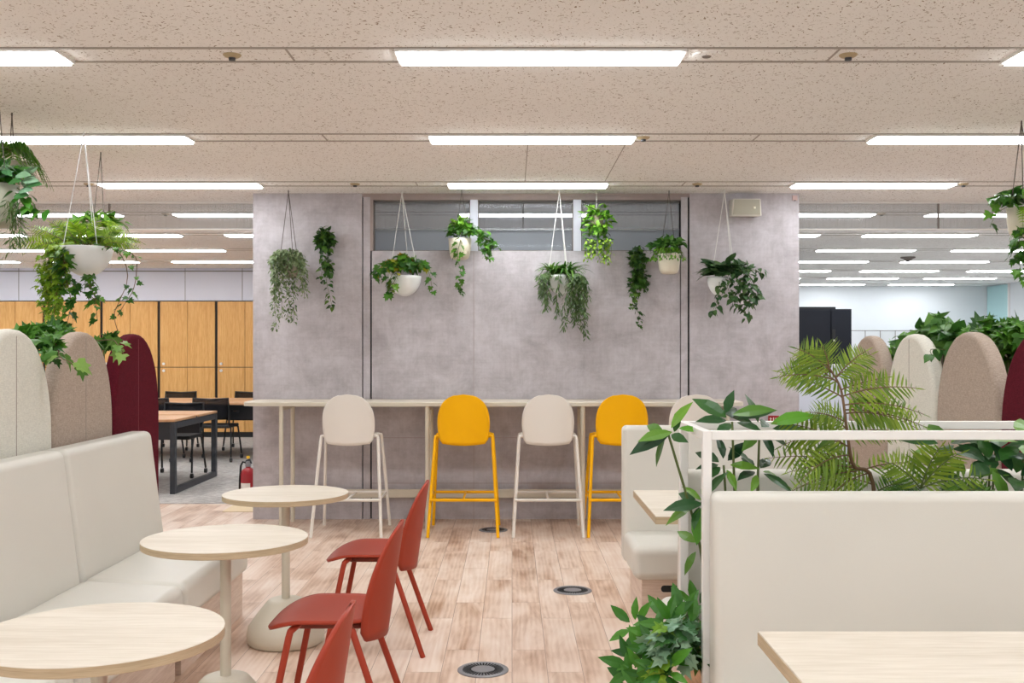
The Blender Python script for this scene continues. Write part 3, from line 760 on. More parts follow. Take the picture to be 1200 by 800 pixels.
# floor diffusers
gr = None
for px, py, lb in ((566, 785, 'round grey floor grille nearest the camera'), (671, 692, 'round grey floor grille in the middle of the aisle'), (578, 621, 'round grey floor grille under the counter stools')):
    d = 1.42 * F / (py - HOR)
    if gr is None:
        gr = thing('floor_grille', lb, 'floor grille', (at(px, py, d).x, d, .0005), 0, 'round floor grilles')
        MB().lathe([(.113, 0), (.113, .003), (.108, .006), (.094, .006), (.092, .004), (0, .004)], n=48).build('rim', 'steel', gr, smooth=True)
        s = MB()
        for i in range(36):
            a = 2 * PI * i / 36; c, q = math.cos(a), math.sin(a); w = .0042
            s.add([(.052 * c - w * q, .052 * q + w * c, .0052), (.09 * c - w * q, .09 * q + w * c, .0052), (.09 * c + w * q, .09 * q - w * c, .0052), (.052 * c + w * q, .052 * q - w * c, .0052)], [(3, 2, 1, 0)])
        s.build('slots', 'dark_slot', gr)
        MB().lathe([(.047, .003), (.047, .006), (.0, .006)], n=32).build('hub', 'steel', gr, smooth=True)
    else: dup(gr, (at(px, py, d).x, d, .0005), 0, lb)

# ------------------------------------------------------------------ plants
rng = random.Random(7)
def rv(s=1.0): return Vector((rng.gauss(0, s), rng.gauss(0, s), rng.gauss(0, s)))
def prof(kind):
    if kind == 'oval': return [(0, 0), (.12, .12), (.32, .23), (.55, .24), (.8, .13), (1, 0)]
    if kind == 'heart': return [(-.08, .16), (.08, .34), (.3, .38), (.55, .28), (.8, .12), (1, 0)]
    if kind == 'lance': return [(0, 0), (.15, .07), (.4, .13), (.65, .11), (.85, .05), (1, 0)]
    if kind == 'small': return [(0, 0), (.4, .24), (.7, .2), (1, 0)]
    if kind == 'needle': return [(0, .02), (.5, .08), (1, 0)]
    if kind == 'leaflet': return [(0, .06), (.25, .14), (.6, .12), (1, .01)]
IVY = [(0, 0), (.26, -.1), (.5, .12), (.3, .34), (.4, .62), (.16, .58), (0, 1.0), (-.16, .58), (-.4, .62), (-.3, .34), (-.5, .12), (-.26, -.1)]
def leaf(mb, p, d, up, L, kind, curl=.25, fold=.15, wide=1.0):
    y = d.normalized(); x = y.cross(up)
    x = x.normalized() if x.length > 1e-4 else y.orthogonal().normalized()
    z = x.cross(y)
    def T(a, b, c): return p + x * (a * L * wide) + y * (b * L) + z * (c * L)
    if kind == 'ivy':
        vs = [T(0, .3, 0)] + [T(a, b, -curl * max(0, b) ** 2 + fold * abs(a)) for a, b in IVY]
        n = len(IVY)
        mb.add(vs, [(0, 1 + i, 1 + (i + 1) % n) for i in range(n)])
        return
    P = prof(kind); vs = []
    for b, w in P:
        zz = -curl * b * b
        vs += [T(-w, b, zz + fold * w), T(0, b, zz), T(w, b, zz + fold * w)]
    fs = []
    for i in range(len(P) - 1):
        a = i * 3; fs += [(a, a + 1, a + 4, a + 3), (a + 1, a + 2, a + 5, a + 4)]
    mb.add(vs, fs)
def sample(pts, n):
    pts = [Vector(p) for p in pts]; out = []
    P = [pts[0] * 2 - pts[1]] + pts + [pts[-1] * 2 - pts[-2]]
    m = len(pts) - 1
    for k in range(n + 1):
        s = min(k / n * m, m - 1e-6); i = int(s); u = s - i
        a, b, c, d = P[i:i + 4]
        out.append(.5 * ((2 * b) + (c - a) * u + (2 * a - 5 * b + 4 * c - d) * u * u + (3 * b - a - 3 * c + d) * u ** 3))
    return out
def vine(lm, sm, pts, n, kind, L, spread=.03, r=.0022, down=.7):
    q = sample(pts, max(10, n))
    sm.tube(q[::max(1, len(q) // 18)] + [q[-1]], r, 5, r * .6)
    for k in range(n):
        p = q[min(len(q) - 1, int((k + .5) / n * len(q)))]
        a = rng.uniform(0, 2 * PI)
        out = Vector((math.cos(a), math.sin(a) - .25, -down + rng.gauss(0, .35)))
        b = p + Vector((math.cos(a), math.sin(a), rng.uniform(-.2, .6))) * spread * rng.uniform(.15, 1)
        up = Vector((math.cos(a) * .8, math.sin(a) * .8 - .5, .8)) + rv(.35)
        leaf(lm, b, out, up, L * rng.uniform(.65, 1.15), kind)
def bush(lm, c, R, n, kind, L, low=-.3, droop=.2, fill=.5):
    c = Vector(c)
    for _ in range(n):
        v = rv(); v.normalize()
        if v.z < low: v.z = -v.z * .6
        s = rng.uniform(fill, 1)
        p = c + Vector((v.x * R[0] * s, v.y * R[1] * s, v.z * R[2] * s))
        d = v + rv(.45) + Vector((0, 0, -droop)); up = v * .6 + Vector((0, -.35, .9)) + rv(.3)
        leaf(lm, p - d.normalized() * L * .4, d, up, L * rng.uniform(.65, 1.2), kind)
def frond(lm, sm, p, d, L, droop, wid, n=18, kind='leaflet', r=.003, wide=1.0, taper=.75, face=(0, 0, 1), fillf=.8):
    d = Vector(d).normalized(); p = Vector(p); side = d.cross(Vector(face))
    if kind == 'leaflet': wide = fillf * L / n / (.28 * wid)
    side = side.normalized() if side.length > .05 else Vector((1, 0, 0))
    q = []
    for k in range(13):
        s = k / 12; q.append(p + d * L * s + Vector((0, 0, -droop * L * s * s)))
    sm.tube(q, r, 5, r * .4)
    Q = sample(q, n)
    for k in range(1, n + 1):
        s = k / n; a = Q[k]; tan = (Q[k] - Q[k - 1]).normalized()
        nr = side.cross(tan).normalized()
        w = wid * (math.sin(PI * min(1, (s * .82 + .16))) ** taper) * (1 if s < .9 else .8)
        for sg in (-1, 1):
            leaf(lm, a, side * sg + tan * .45 + rv(.06), nr + rv(.08), w * rng.uniform(.9, 1.08), kind, .18, .05, wide)
    leaf(lm, Q[-1], Q[-1] - Q[-2], side.cross(Q[-1] - Q[-2]), wid * .4, kind, .1, 0, .6)
def blade(lm, p, d, L, w, droop):
    p = Vector(p); d = Vector(d).normalized(); side = d.cross(Vector((0, 0, 1)))
    side = side.normalized() if side.length > .05 else Vector((1, 0, 0))
    vs = []; n = 7
    for k in range(n + 1):
        s = k / n; c = p + d * L * s + Vector((0, 0, -droop * L * s * s)); ww = w * (1 - s ** 3) * (.6 + .4 * min(1, s * 4)) + .0004
        vs += [c - side * ww + Vector((0, 0, ww * .35)), c, c + side * ww + Vector((0, 0, ww * .35))]
    fs = []
    for k in range(n):
        a = 3 * k; fs += [(a, a + 1, a + 4, a + 3), (a + 1, a + 2, a + 5, a + 4)]
    lm.add(vs, fs)

class Plant:
    """a hanging or standing plant: one empty, its pot, cords, leaf and stem meshes"""
    def __init__(s, name, label, loc, cat='plant', group=None):
        s.t = thing(name, label, cat, tuple(loc), 0, group); s.L = {}; s.S = MB(); s.loc = Vector(loc)
    def lm(s, g, part='foliage'): return s.L.setdefault((g, part), MB())
    def done(s, stem='stem'):
        for (g, part), mb in s.L.items(): mb.build(part, 'G:' + g, s.t, world=True)
        if s.S.v: s.S.build('stems', stem, s.t, smooth='all', world=True)
    def bowl(s, c, r=.133, h=.105, mat='frost'):
        pr = [(r * math.sin(a), h * (1 - math.cos(a))) for a in (PI / 2 * i / 10 for i in range(11))]
        pr[0] = (.012, 0); pr += [(r * .96, h), (r * .93, h * .86)]
        MB().lathe(pr, c, 36).build('bowl', mat, s.t, smooth='all', world=True)
        MB().lathe([(r * .8, h * .84), (r * .935, h * .865)], c, 24).build('soil', 'soil', s.t, world=True)
    def pot(s, c, r=.092, h=.16, mat='ceramic'):
        pr = [(r * .5, 0), (r * .72, .008), (r * .84, .03), (r * .93, h * .5), (r, h), (r * .94, h), (r * .92, h * .9)]
        MB().lathe(pr, c, 32).build('pot', mat, s.t, smooth='all', world=True)
        MB().lathe([(r * .7, h * .88), (r * .925, h * .905)], c, 20).build('soil', 'soil', s.t, world=True)
    def cords(s, top, ends, mat='cord', r=.0035):
        for e in ends: MB().tube([top, e], r, 6).build('cord', mat, s.t, smooth=True, world=True)
        if top[2] > CEIL - .06:
            MB().tube([(top[0], top[1], CEIL), (top[0], top[1], top[2] - .01)], r * 1.5, 6).build('hook', mat, s.t, world=True)

HG = 'plants hanging in front of the grey wall'
def ring(c, r, z, angs): return [(c[0] + r * math.cos(math.radians(a)), c[1] + r * math.sin(math.radians(a)), z) for a in angs]

# P1 grey green bead plant
Z = 8.56; c = at(342, 326, Z)
P = Plant('hanging_plant', 'pale grey green small leaved trailing plant farthest left before the grey wall', c, group=HG)
P.pot((c.x, Z, c.z), .068, .13, 'tan_pot'); P.cords((at(338, 0, Z).x, Z, CEIL - .01), [at(329, 296, Z), at(343, 296, Z - .05), at(348, 298, Z + .04)], 'cord_dark', .003)
lm = P.lm('grey')
bush(lm, at(338, 306, Z), (.14, .12, .1), 420, 'small', .036, -.6)
for a, b, e, n in ((322, 300, 385, 70), (326, 298, 352, 50), (330, 298, 372, 60), (319, 302, 345, 45), (337, 298, 340, 40), (341, 298, 374, 60), (346, 298, 378, 60), (352, 300, 342, 45), (355, 303, 348, 40), (349, 300, 330, 30), (333, 298, 330, 30), (323, 300, 366, 55)):
    x2 = a + rng.uniform(-4, 4); zz = Z - rng.uniform(.02, .13)
    vine(lm, P.S, [at(a * .8 + 338 * .2, b - 6, zz + .05), at(a, b + 8, zz), at((a + x2) / 2 + rng.uniform(-2, 2), (b + e) / 2, zz), at(x2, e, zz)], int(n * 2.2), 'small', .036, .026)
P.done()
# P2
Z = 8.64; c = at(381, 264, Z)
P = Plant('wall_plant', 'dark leafy plant clump with one trailing stem on the left panel of the grey wall', c, group=HG)
lm = P.lm('ivy_dark')
MB().lathe([(.02, 0), (.03, .02), (.035, .08), (.03, .08)], (c.x, Z + .03, at(0, 290, Z).z), 16).build('pot', 'tan_pot', P.t, smooth=True, world=True)
bush(lm, at(381, 282, Z - .02), (.09, .075, .125), 330, 'heart', .046, -.9, .2, .25)
bush(lm, at(384, 312, Z - .01), (.065, .06, .13), 110, 'heart', .042, -.9, .3, .2)
vine(lm, P.S, [at(382, 300, Z - .03), at(382, 325, Z - .04), at(386, 345, Z - .04), at(390, 362, Z - .04)], 26, 'heart', .048, .04)
vine(lm, P.S, [at(378, 300, Z - .03), at(377, 320, Z - .04), at(377, 330, Z - .04)], 12, 'heart', .045, .03)
P.done()
# P3 bowl with tinted vine
Z = 8.57; c = at(474.5, 347, Z)
P = Plant('hanging_plant', 'white bowl on white cords with green and yellow tinted vine leaves', c, group=HG)
P.bowl((c.x, Z, c.z), .135, .165); P.cords((at(471, 0, Z).x, Z, CEIL - .02), ring((c.x, Z), .128, c.z + .165, (200, 335, 80)))
lm = P.lm('maple')
bush(lm, at(474, 315, Z), (.2, .13, .12), 190, 'ivy', .075, -.15)
for pts in ([(455, 315), (443, 318), (436, 326)], [(490, 310), (502, 318), (507, 342)], [(460, 320), (456, 332), (462, 338)], [(466, 322), (458, 338), (456, 348)], [(445, 312), (440, 320), (440, 322)]):
    vine(lm, P.S, [at(x, y, Z - .15) for x, y in pts], 10, 'ivy', .07, .035)
P.done()
# P4
Z = 8.55; c = at(539, 304, Z)
P = Plant('hanging_plant', 'cream pot with trailing ivy and pale strap leaves by the left window bar', c, group=HG)
P.pot((c.x, Z, c.z), .095, .17); P.cords((at(541, 0, Z).x, Z, CEIL - .01), [at(536, 268, Z), at(548, 262, Z)], 'cord_dark', .0025)
lm = P.lm('ivy')
bush(lm, at(543, 273, Z), (.16, .12, .11), 130, 'ivy', .06, -.25)
bush(P.lm('ball'), at(540, 266, Z), (.1, .09, .1), 50, 'oval', .07, -.1)
for k in range(16):
    a = rng.uniform(0, 2 * PI); blade(P.lm('spider_pale', 'strap_leaves'), at(536, 270, Z), (math.cos(a), math.sin(a), 1.6), rng.uniform(.12, .19), .007, .5)
for pts, n in (([(540, 280), (536, 300), (540, 320), (538, 345)], 22), ([(560, 272), (572, 282), (578, 286), (582, 290)], 14), ([(562, 275), (568, 290), (572, 304)], 18), ([(566, 270), (572, 280), (570, 296)], 14)):
    vine(lm, P.S, [at(x, y, Z - .12) for x, y in pts], n, 'ivy', .062, .03)
P.done()
# P5
Z = 8.56; c = at(657, 345, Z)
P = Plant('hanging_plant', 'white bowl on white cords with strap leaves and long fine trailing sprays', c, group=HG)
P.bowl((c.x, Z, c.z), .11, .155); P.cords((at(655.5, 0, Z).x, Z, CEIL - .01), ring((c.x, Z), .105, c.z + .155, (190, 300, 60)))
for k in range(130):
    a = rng.uniform(0, 2 * PI); blade(P.lm('spider', 'strap_leaves'), at(657 + rng.uniform(-13, 13), 321, Z), (math.cos(a), math.sin(a), rng.uniform(.5, 1.8)), rng.uniform(.18, .29), .009, rng.uniform(.4, .9))
lm = P.lm('aspar')
for x0, x1, e in ((636, 638, 364), (640, 642, 350), (638, 641, 362), (655, 654, 372), (668, 662, 386), (670, 668, 372), (678, 674, 382), (681, 685, 372), (672, 676, 376), (676, 680, 366), (680, 687, 396), (674, 684, 388), (682, 690, 350), (684, 688, 338), (672, 673, 360), (680, 680, 360), (634, 638, 350), (632, 636, 345)):
    zz = Z - rng.uniform(.1, .18)
    vine(lm, P.S, [at(x0 * .7 + 657 * .3, 320, Z - .04), at(x0, 325, zz), at((x0 + x1) / 2 + rng.uniform(-3, 3), (325 + e) / 2, zz), at(x1, e, zz)], int((e - 315) * 1.9), 'lance', .05, .018, .0018, .9)
P.done()
# P6
Z = 8.52; c = at(699, 262, Z)
P = Plant('hanging_plant', 'bright green leafy ball hanging on a thin wire before the window', c, group=HG)
MB().lathe([(.02, 0), (.05, .02), (.06, .09), (.055, .09)], (c.x, Z, c.z - .03), 16).build('pot', 'tan_pot', P.t, smooth=True, world=True)
P.cords((c.x, Z, CEIL - .005), [(c.x, Z, c.z + .06)], 'cord', .002)
bush(P.lm('ball'), at(699, 258, Z), (.14, .12, .14), 240, 'oval', .062, -.9)
bush(P.lm('ivy'), at(700, 282, Z), (.12, .1, .13), 130, 'oval', .05, -.9)
for k in range(9):
    x = 686 + k * 3.6; e = rng.uniform(296, 308)
    vine(P.lm('ivy_lime'), P.S, [at(x, 280, Z - .08), at(x + rng.uniform(-2, 2), 292, Z - .09), at(x + rng.uniform(-3, 3), e, Z - .08)], 14, 'small', .04, .02)
P.done()
# P7
Z = 8.64; c = at(748, 300, Z)
P = Plant('wall_plant', 'dark ivy column with a thin trailing tail, on the wall beside the cream pot', c, group=HG)
MB().lathe([(.02, 0), (.03, .02), (.035, .08), (.03, .08)], (c.x, Z + .03, c.z - .07), 16).build('pot', 'tan_pot', P.t, smooth=True, world=True)
bush(P.lm('ivy_dark'), at(747, 304, Z), (.085, .075, .12), 210, 'ivy', .05, -.9, .2, .25)
bush(P.lm('ivy_dark'), at(749, 330, Z), (.1, .075, .14), 210, 'ivy', .048, -.9, .3, .25)
vine(P.lm('ivy_dark'), P.S, [at(746, 340, Z - .03), at(743, 356, Z - .04), at(749, 368, Z - .04), at(747, 382, Z - .04)], 22, 'ivy', .045, .025)
vine(P.lm('ivy_dark'), P.S, [at(742, 335, Z - .03), at(741, 350, Z - .04), at(742, 362, Z - .04)], 14, 'ivy', .045, .025)
P.done()
# P8
Z = 8.57; c = at(784, 321, Z)
P = Plant('hanging_plant', 'cream pot with a low heart leaved plant near the right wall joint', c, group=HG)
P.pot((c.x, Z, c.z), .094, .165); P.cords((at(784, 0, Z).x, Z, CEIL - .01), [at(775, 290, Z), at(791, 290, Z)], 'cord_dark', .0025)
bush(P.lm('pothos'), at(782, 288, Z), (.16, .12, .08), 120, 'heart', .062, -.2)
for k in range(40):
    a = rng.uniform(0, 2 * PI)
    vine(P.lm('ball'), P.S, [at(783, 294, Z), at(783, 294, Z) + Vector((math.cos(a) * .09, math.sin(a) * .09, .02)), at(783, 300, Z) + Vector((math.cos(a) * .14, math.sin(a) * .12, -.02))], 9, 'small', .035, .015)
P.done()
# P9
Z = 8.5; c = at(841, 346, Z)
P = Plant('hanging_plant', 'white bowl with a large dusty green spill of leaves, beside the wall speaker', c, group=HG)
P.bowl((c.x, Z, c.z), .085, .15); P.cords((at(849, 0, Z).x, Z, CEIL - .02), ring((c.x + .05, Z), .1, c.z + .18, (190, 300, 20)))
for k in range(46):
    a = rng.uniform(0, 2 * PI); v = Vector((math.cos(a), math.sin(a), rng.uniform(-.15, .9)))
    leaf(P.lm('dusty'), at(845 + rng.uniform(-12, 14), 316 + rng.uniform(-6, 6), Z - .05), v, Vector((0, -.5, 1)) + rv(.2), rng.uniform(.13, .19), 'oval', .3, .1)
bush(P.lm('dusty'), at(860, 318, Z - .02), (.2, .14, .1), 110, 'oval', .075, -.4)
for pts, n in (([(865, 315), (880, 330), (884, 355)], 26), ([(860, 320), (872, 345), (872, 368)], 28), ([(870, 318), (890, 318), (893, 328)], 14), ([(868, 325), (878, 345), (876, 374)], 26), ([(850, 330), (858, 350), (866, 362)], 20), ([(875, 318), (888, 340), (885, 350)], 20), ([(843, 330), (842, 350), (836, 368)], 14), ([(845, 335), (838, 358), (834, 366)], 10), ([(855, 325), (862, 340), (858, 352)], 18), ([(872, 325), (866, 345), (880, 350)], 20)):
    vine(P.lm('dusty', 'trailing_foliage'), P.S, [at(x, y, Z - .14) for x, y in pts], n, 'heart', .058, .04)
for k in range(5): frond(P.lm('dusty'), P.S, at(838, 316, Z - .03), (-1, rng.uniform(-.6, .3), rng.uniform(.1, .6)), rng.uniform(.14, .2), .5, .06, 9, 'lance', .002, 2.2)
P.done()

# L1: fern in frosted bowl, left foreground
LG = 'plants hanging over the sofas'
Z = 6.25; c = at(101, 324, Z)
P = Plant('hanging_fern', 'bright fern in a frosted bowl on chains above the sofa panels, ivy trailing', c, group=LG)
P.bowl((c.x, Z, c.z), .152, .175)
P.cords((at(98, 0, Z).x, Z, CEIL - .01), ring((c.x, Z), .13, c.z + .17, (215, 320, 90)), 'chain', .0028)
for k in range(30):
    th = math.radians(-80 + 160 * k / 29 + rng.uniform(-8, 8)); fy = rng.uniform(-.8, .6)
    frond(P.lm('bright'), P.S, at(101 + 20 * math.sin(th), 288, Z + rng.uniform(-.05, .05)), (math.sin(th), fy, math.cos(th) + .12), rng.uniform(.24, .36) * (1 - .25 * math.cos(th)), rng.uniform(.2, .55), .056, 18, 'leaflet', .0022, face=(rng.uniform(-.3, .3), -1, rng.uniform(.1, .7)), fillf=.6)
for k in range(12):
    a = rng.uniform(0, 2 * PI)
    frond(P.lm('fern'), P.S, at(101, 288, Z), (math.cos(a), math.sin(a), .9), rng.uniform(.16, .26), .5, .05, 16, 'leaflet', .0022, fillf=.6)
for x0, x1, e in ((60, 48, 340), (62, 52, 360), (64, 56, 372), (66, 60, 384), (70, 66, 362), (72, 62, 378), (58, 50, 330), (68, 54, 350), (74, 70, 340), (56, 46, 318), (66, 58, 340)):
    zz = Z - rng.uniform(-.05, .15)
    vine(P.lm('ivy_lime', 'trailing_foliage'), P.S, [at(84, 288, Z), at(x0 + 4, 292, zz), at((x0 + x1) / 2, (300 + e) / 2, zz), at(x1, e, zz)], int((e - 280) * .95), 'ivy', .042, .035)
for pts, n in (([(82, 290), (74, 310), (82, 345), (82, 365), (74, 392)], 30), ([(84, 292), (76, 318), (90, 338), (110, 350), (114, 374)], 16), ([(104, 322), (104, 330), (110, 345), (113, 352)], 10), ([(98, 322), (103, 328), (106, 338)], 8), ([(78, 300), (72, 325), (80, 342)], 18)):
    vine(P.lm('ivy', 'trailing_foliage'), P.S, [at(x, y, Z - .12) for x, y in pts], n, 'ivy', .065, .03, .003)
for pts, n in (([(136, 292), (148, 312), (148, 335), (134, 366), (138, 388)], 8), ([(138, 292), (158, 300), (160, 318), (156, 340), (146, 356), (138, 370)], 20)):
    vine(P.lm('ivy', 'trailing_foliage'), P.S, [at(118, 288, Z - .05)] + [at(x, y, Z - .1) for x, y in pts], n, 'ivy', .05, .025, .003)
P.done('stem_brown')
# plant behind L1
Z = 6.9; c = at(116, 285, Z)
P = Plant('hanging_plant', 'plant on dark cords behind the frosted fern bowl, mostly hidden by it', c, group=LG)
P.pot((c.x, Z, c.z - .02), .08, .12); P.cords((at(118, 0, Z).x, Z, CEIL - .01), [at(109, 262, Z), at(122, 262, Z)], 'cord_dark', .0028)
bush(P.lm('fern'), at(116, 262, Z), (.2, .12, .09), 90, 'oval', .075, -.2)
for k in range(8): frond(P.lm('bright'), P.S, at(118, 268, Z), (rng.uniform(.2, 1), rng.uniform(-1, .5), .8), .25, .6, .045, 14, 'leaflet', .002, 1.6)
P.done()
# L0: sage pot with mixed leaves at the left edge
Z = 5.35; c = at(-8, 266, Z)
P = Plant('hanging_plant', 'sage grey pot of silvery and green oval leaves at the left picture edge', c, group=LG)
P.pot((c.x, Z, c.z), .125, .215, 'olive_pot'); P.cords((at(-2, 0, Z).x, Z, CEIL - .01), [at(8, 225, Z), at(-20, 225, Z)], 'cord_dark', .0028)
bush(P.lm('silver'), at(2, 206, Z - .03), (.17, .15, .09), 70, 'oval', .085, -.3, .2, .3)
bush(P.lm('laurel'), at(0, 208, Z - .02), (.17, .15, .09), 70, 'oval', .085, -.3, .2, .3)
for px, py, dx in ((26, 206, .8), (34, 212, 1), (38, 216, 1), (24, 230, .7), (18, 214, .5), (30, 224, .6)):
    leaf(P.lm('silver'), at(px - 8, py, Z - .16), Vector((dx, -.3, .1)), Vector((0, -.8, .7)), .09, 'oval', .2, .1, 1.3)
for pts, n in (([(20, 220), (34, 232), (44, 246), (56, 246)], 8), ([(18, 226), (30, 236), (36, 248)], 8)):
    vine(P.lm('laurel'), P.S, [at(x, y, Z - .12) for x, y in pts], n, 'oval', .085, .02, .003)
for k in range(6):
    x = 12 + k * 2.4
    vine(P.lm('aspar', 'trailing_foliage'), P.S, [at(x - 4, 236, Z - .13), at(x, 262, Z - .13), at(x + rng.uniform(-4, 4), rng.uniform(276, 300), Z - .12)], 22, 'needle', .06, .02, .002)
P.done()
# fern above it
Z = 5.75; c = at(16, 205, Z)
P = Plant('hanging_fern', 'dark arching fern on dark cords above the sage grey pot', c, group=LG)
P.pot((c.x, Z, c.z - .05), .08, .12, 'tan_pot'); P.cords((at(14, 0, Z).x, Z, CEIL - .01), [at(12, 172, Z), at(16, 172, Z)], 'cord_dark', .0028)
for k in range(24):
    a = rng.uniform(0, 2 * PI)
    frond(P.lm('fern'), P.S, at(12, 178, Z), (math.cos(a), math.sin(a) * .8 - .25, .7), rng.uniform(.2, .3), 1.3, .06, 18, 'leaflet', .0025, 1.5, face=(rng.uniform(-.3, .3), -1, .15), fillf=.62)
P.done()
# R1
Z = 5.95; c = at(1199, 278, Z)
P = Plant('hanging_plant', 'cream pot of dark leaves with a lime frond at the right picture edge', c, group='plants hanging over the booths')
P.pot((c.x, Z, c.z), .09, .165); P.cords((at(1197, 0, Z).x, Z, CEIL - .01), [at(1186, 232, Z), at(1199, 240, Z - .06), at(1212, 235, Z)], 'cord_dark', .0028)
bush(P.lm('pothos'), at(1198, 236, Z), (.17, .12, .08), 110, 'heart', .075, -.2)
for k in range(9): frond(P.lm('ivy_lime'), P.S, at(1198, 244, Z - .05), (rng.uniform(-.6, .9), -1, .5), .17, 1.2, .04, 13, 'leaflet', .002, 1.6)
for pts, n in (([(1190, 232), (1172, 232), (1164, 240)], 8), ([(1185, 240), (1168, 250), (1160, 266)], 4), ([(1196, 266), (1194, 290), (1196, 320)], 22), ([(1204, 262), (1200, 290), (1202, 330)], 24), ([(1195, 270), (1190, 296), (1192, 306)], 14)):
    vine(P.lm('ivy'), P.S, [at(x, y, Z - .1) for x, y in pts], n, 'ivy', .065, .035)
P.done()

# plants over the panels
def mass(label, spots, g, kind, L, n, loc, base_z=1.14, grp='plants growing above the fabric panels'):
    P = Plant('trough_plant', label, loc, group=grp)
    for (px, py, d, r) in spots:
        q = at(px, py + (9 if px > 600 else 2), d); bush(P.lm(g), q, (.1, r, r * .8), n, kind, L, -.5)
        P.S.tube([(q.x, q.y, base_z), (q.x + rng.uniform(-.02, .02), q.y, (base_z + q.z) / 2), q], .005, 6)
    P.done(); return P
XM = XQ + .2
def dm(px): return XM * F / (px - 600)
mass('glossy pothos mass above the cream and taupe booth side panels', [(1068, 400, dm(1072), .16), (1092, 386, dm(1092), .17), (1105, 382, dm(1105), .16), (1118, 394, dm(1118), .16)], 'pothos', 'heart', .095, 60, (XM, dm(1090), 1.14))
mass('bushy green plant above the wide taupe booth side panel', [(1150, 388, dm(1150), .14), (1164, 384, dm(1164), .14), (1182, 392, dm(1182), .15), (1196, 386, dm(1196), .14), (1178, 408, dm(1178), .13)], 'ivy', 'ivy', .085, 60, (XM, dm(1160), 1.14))
P = mass('light sprig plant rising between the first taupe and cream booth side panels', [(1046, 404, dm(1046), .09), (1042, 412, dm(1046), .08), (1040, 402, dm(1043), .07)], 'ball', 'oval', .065, 40, (XM, dm(1046), 1.14))
t = tag(MB().hexa([(2.37, 5.5, 1.141), (2.44, 5.52, 1.141), (2.46, 5.6, 1.141), (2.38, 5.58, 1.141), (2.34, 5.52, 1.41), (2.38, 5.53, 1.42), (2.39, 5.57, 1.41), (2.35, 5.56, 1.40)]).build('raffia_wrap', 'raffia', bevel=.01), 'scrap of tan wrapping at the plant base between cream and taupe booth side panels', 'wrapping')
P = Plant('trough_plant', 'drooping ivy sprig over the gap right of the cream booth side panel', at(1092, 415, 5.6), group='plants growing above the fabric panels')
vine(P.lm('pothos'), P.S, [(XM - .03, 5.65, 1.15), (XM - .06, 5.62, 1.38), (XQ - .04, 5.55, 1.42), at(1093, 419, 5.5)], 9, 'heart', .065, .03, .003)
P.done()
# left ones
XN = XP - .2
def dn(px): return XN * F / (px - 600)
mass('low green ivy clump behind the gap of cream and taupe sofa panels', [(58, 396, dn(60), .13), (44, 398, dn(48), .12), (70, 396, dn(72), .12), (30, 400, dn(35), .1)], 'ivy', 'ivy', .075, 60, (XN, dn(60), 1.14))
mass('small clump of ivy behind the gap of taupe and burgundy sofa panels', [(130, 400, dn(130), .08), (122, 404, dn(124), .07)], 'ivy', 'ivy', .07, 36, (XN, dn(130), 1.14))
P = Plant('trough_plant', 'ivy stem with big pale leaves draped over the taupe sofa panel', at(70, 405, 4.72), group='plants growing above the fabric panels')
vine(P.lm('ivy_mid'), P.S, [(XN, 4.75, 1.15), (XN + .05, 4.74, 1.42), at(62, 400, 4.75), at(70, 418, 4.64), at(82, 424, 4.6), at(92, 434, 4.58)], 12, 'ivy', .085, .03, .003)
bush(P.lm('ivy'), at(60, 412, 4.72), (.05, .1, .1), 40, 'ivy', .07, -.6)
P.done('stem_brown')
P = Plant('trough_plant', 'ivy stem with pale leaves draped over the burgundy sofa panel', at(140, 405, 5.44), group='plants growing above the fabric panels')
vine(P.lm('ivy_mid'), P.S, [(XN, 5.45, 1.15), (XN + .05, 5.44, 1.42), at(128, 398, 5.45), at(138, 404, 5.36), at(146, 416, 5.32)], 11, 'ivy', .085, .035, .003)
P.done('stem_brown')

# plants of the framed planter
FG = 'plants in the framed planter between the booths'
SO = .44
def whorl(P, g, tip, axis, n, L, kind='lance', wide=1.75, tilt=.15):
    tip = Vector(tip); axis = Vector(axis).normalized(); u = axis.orthogonal().normalized(); w = axis.cross(u); a0 = rng.uniform(0, 6)
    for k in range(n):
        a = a0 + 2 * PI * k / n + rng.uniform(-.25, .25)
        d = (u * math.cos(a) + w * math.sin(a)) * 1.0 + axis * (tilt + rng.uniform(-.3, .5))
        leaf(P.lm(g), tip + d * .02, d, axis + rv(.15), L * rng.uniform(.75, 1.15), kind, .28, .12, wide)
P = Plant('broadleaf_plant', 'tall broad leaved plant at the left corner of the white planter frame', (.72, 3.45, SO), group=FG)
for (px, py, d, base, n, L, ax) in ((783, 508, 3.36, (.68, 3.45), 4, .1, (-.6, -.4, .3)), (858, 494, 3.42, (.74, 3.42), 6, .13, (-.1, -.5, .8)), (890, 503, 3.46, (.8, 3.46), 6, .12, (.3, -.6, .7)), (848, 545, 3.42, (.72, 3.4), 7, .1, (0, -.6, .7)), (888, 552, 3.45, (.82, 3.43), 7, .1, (.2, -.5, .8)), (822, 588, 3.38, (.68, 3.4), 6, .1, (-.6, -.4, .5)), (820, 640, 3.42, (.66, 3.45), 4, .08, (-.3, -.4, .4))):
    q = at(px, py, d)
    P.S.tube(sample([(base[0], base[1], SO - .01), ((base[0] * .6 + q.x * .4), (base[1] + q.y) / 2, (SO + q.z) / 2), q], 8), .0055, 7, .004)
    whorl(P, 'broad', q, ax, n, L, 'lance', 1.5)
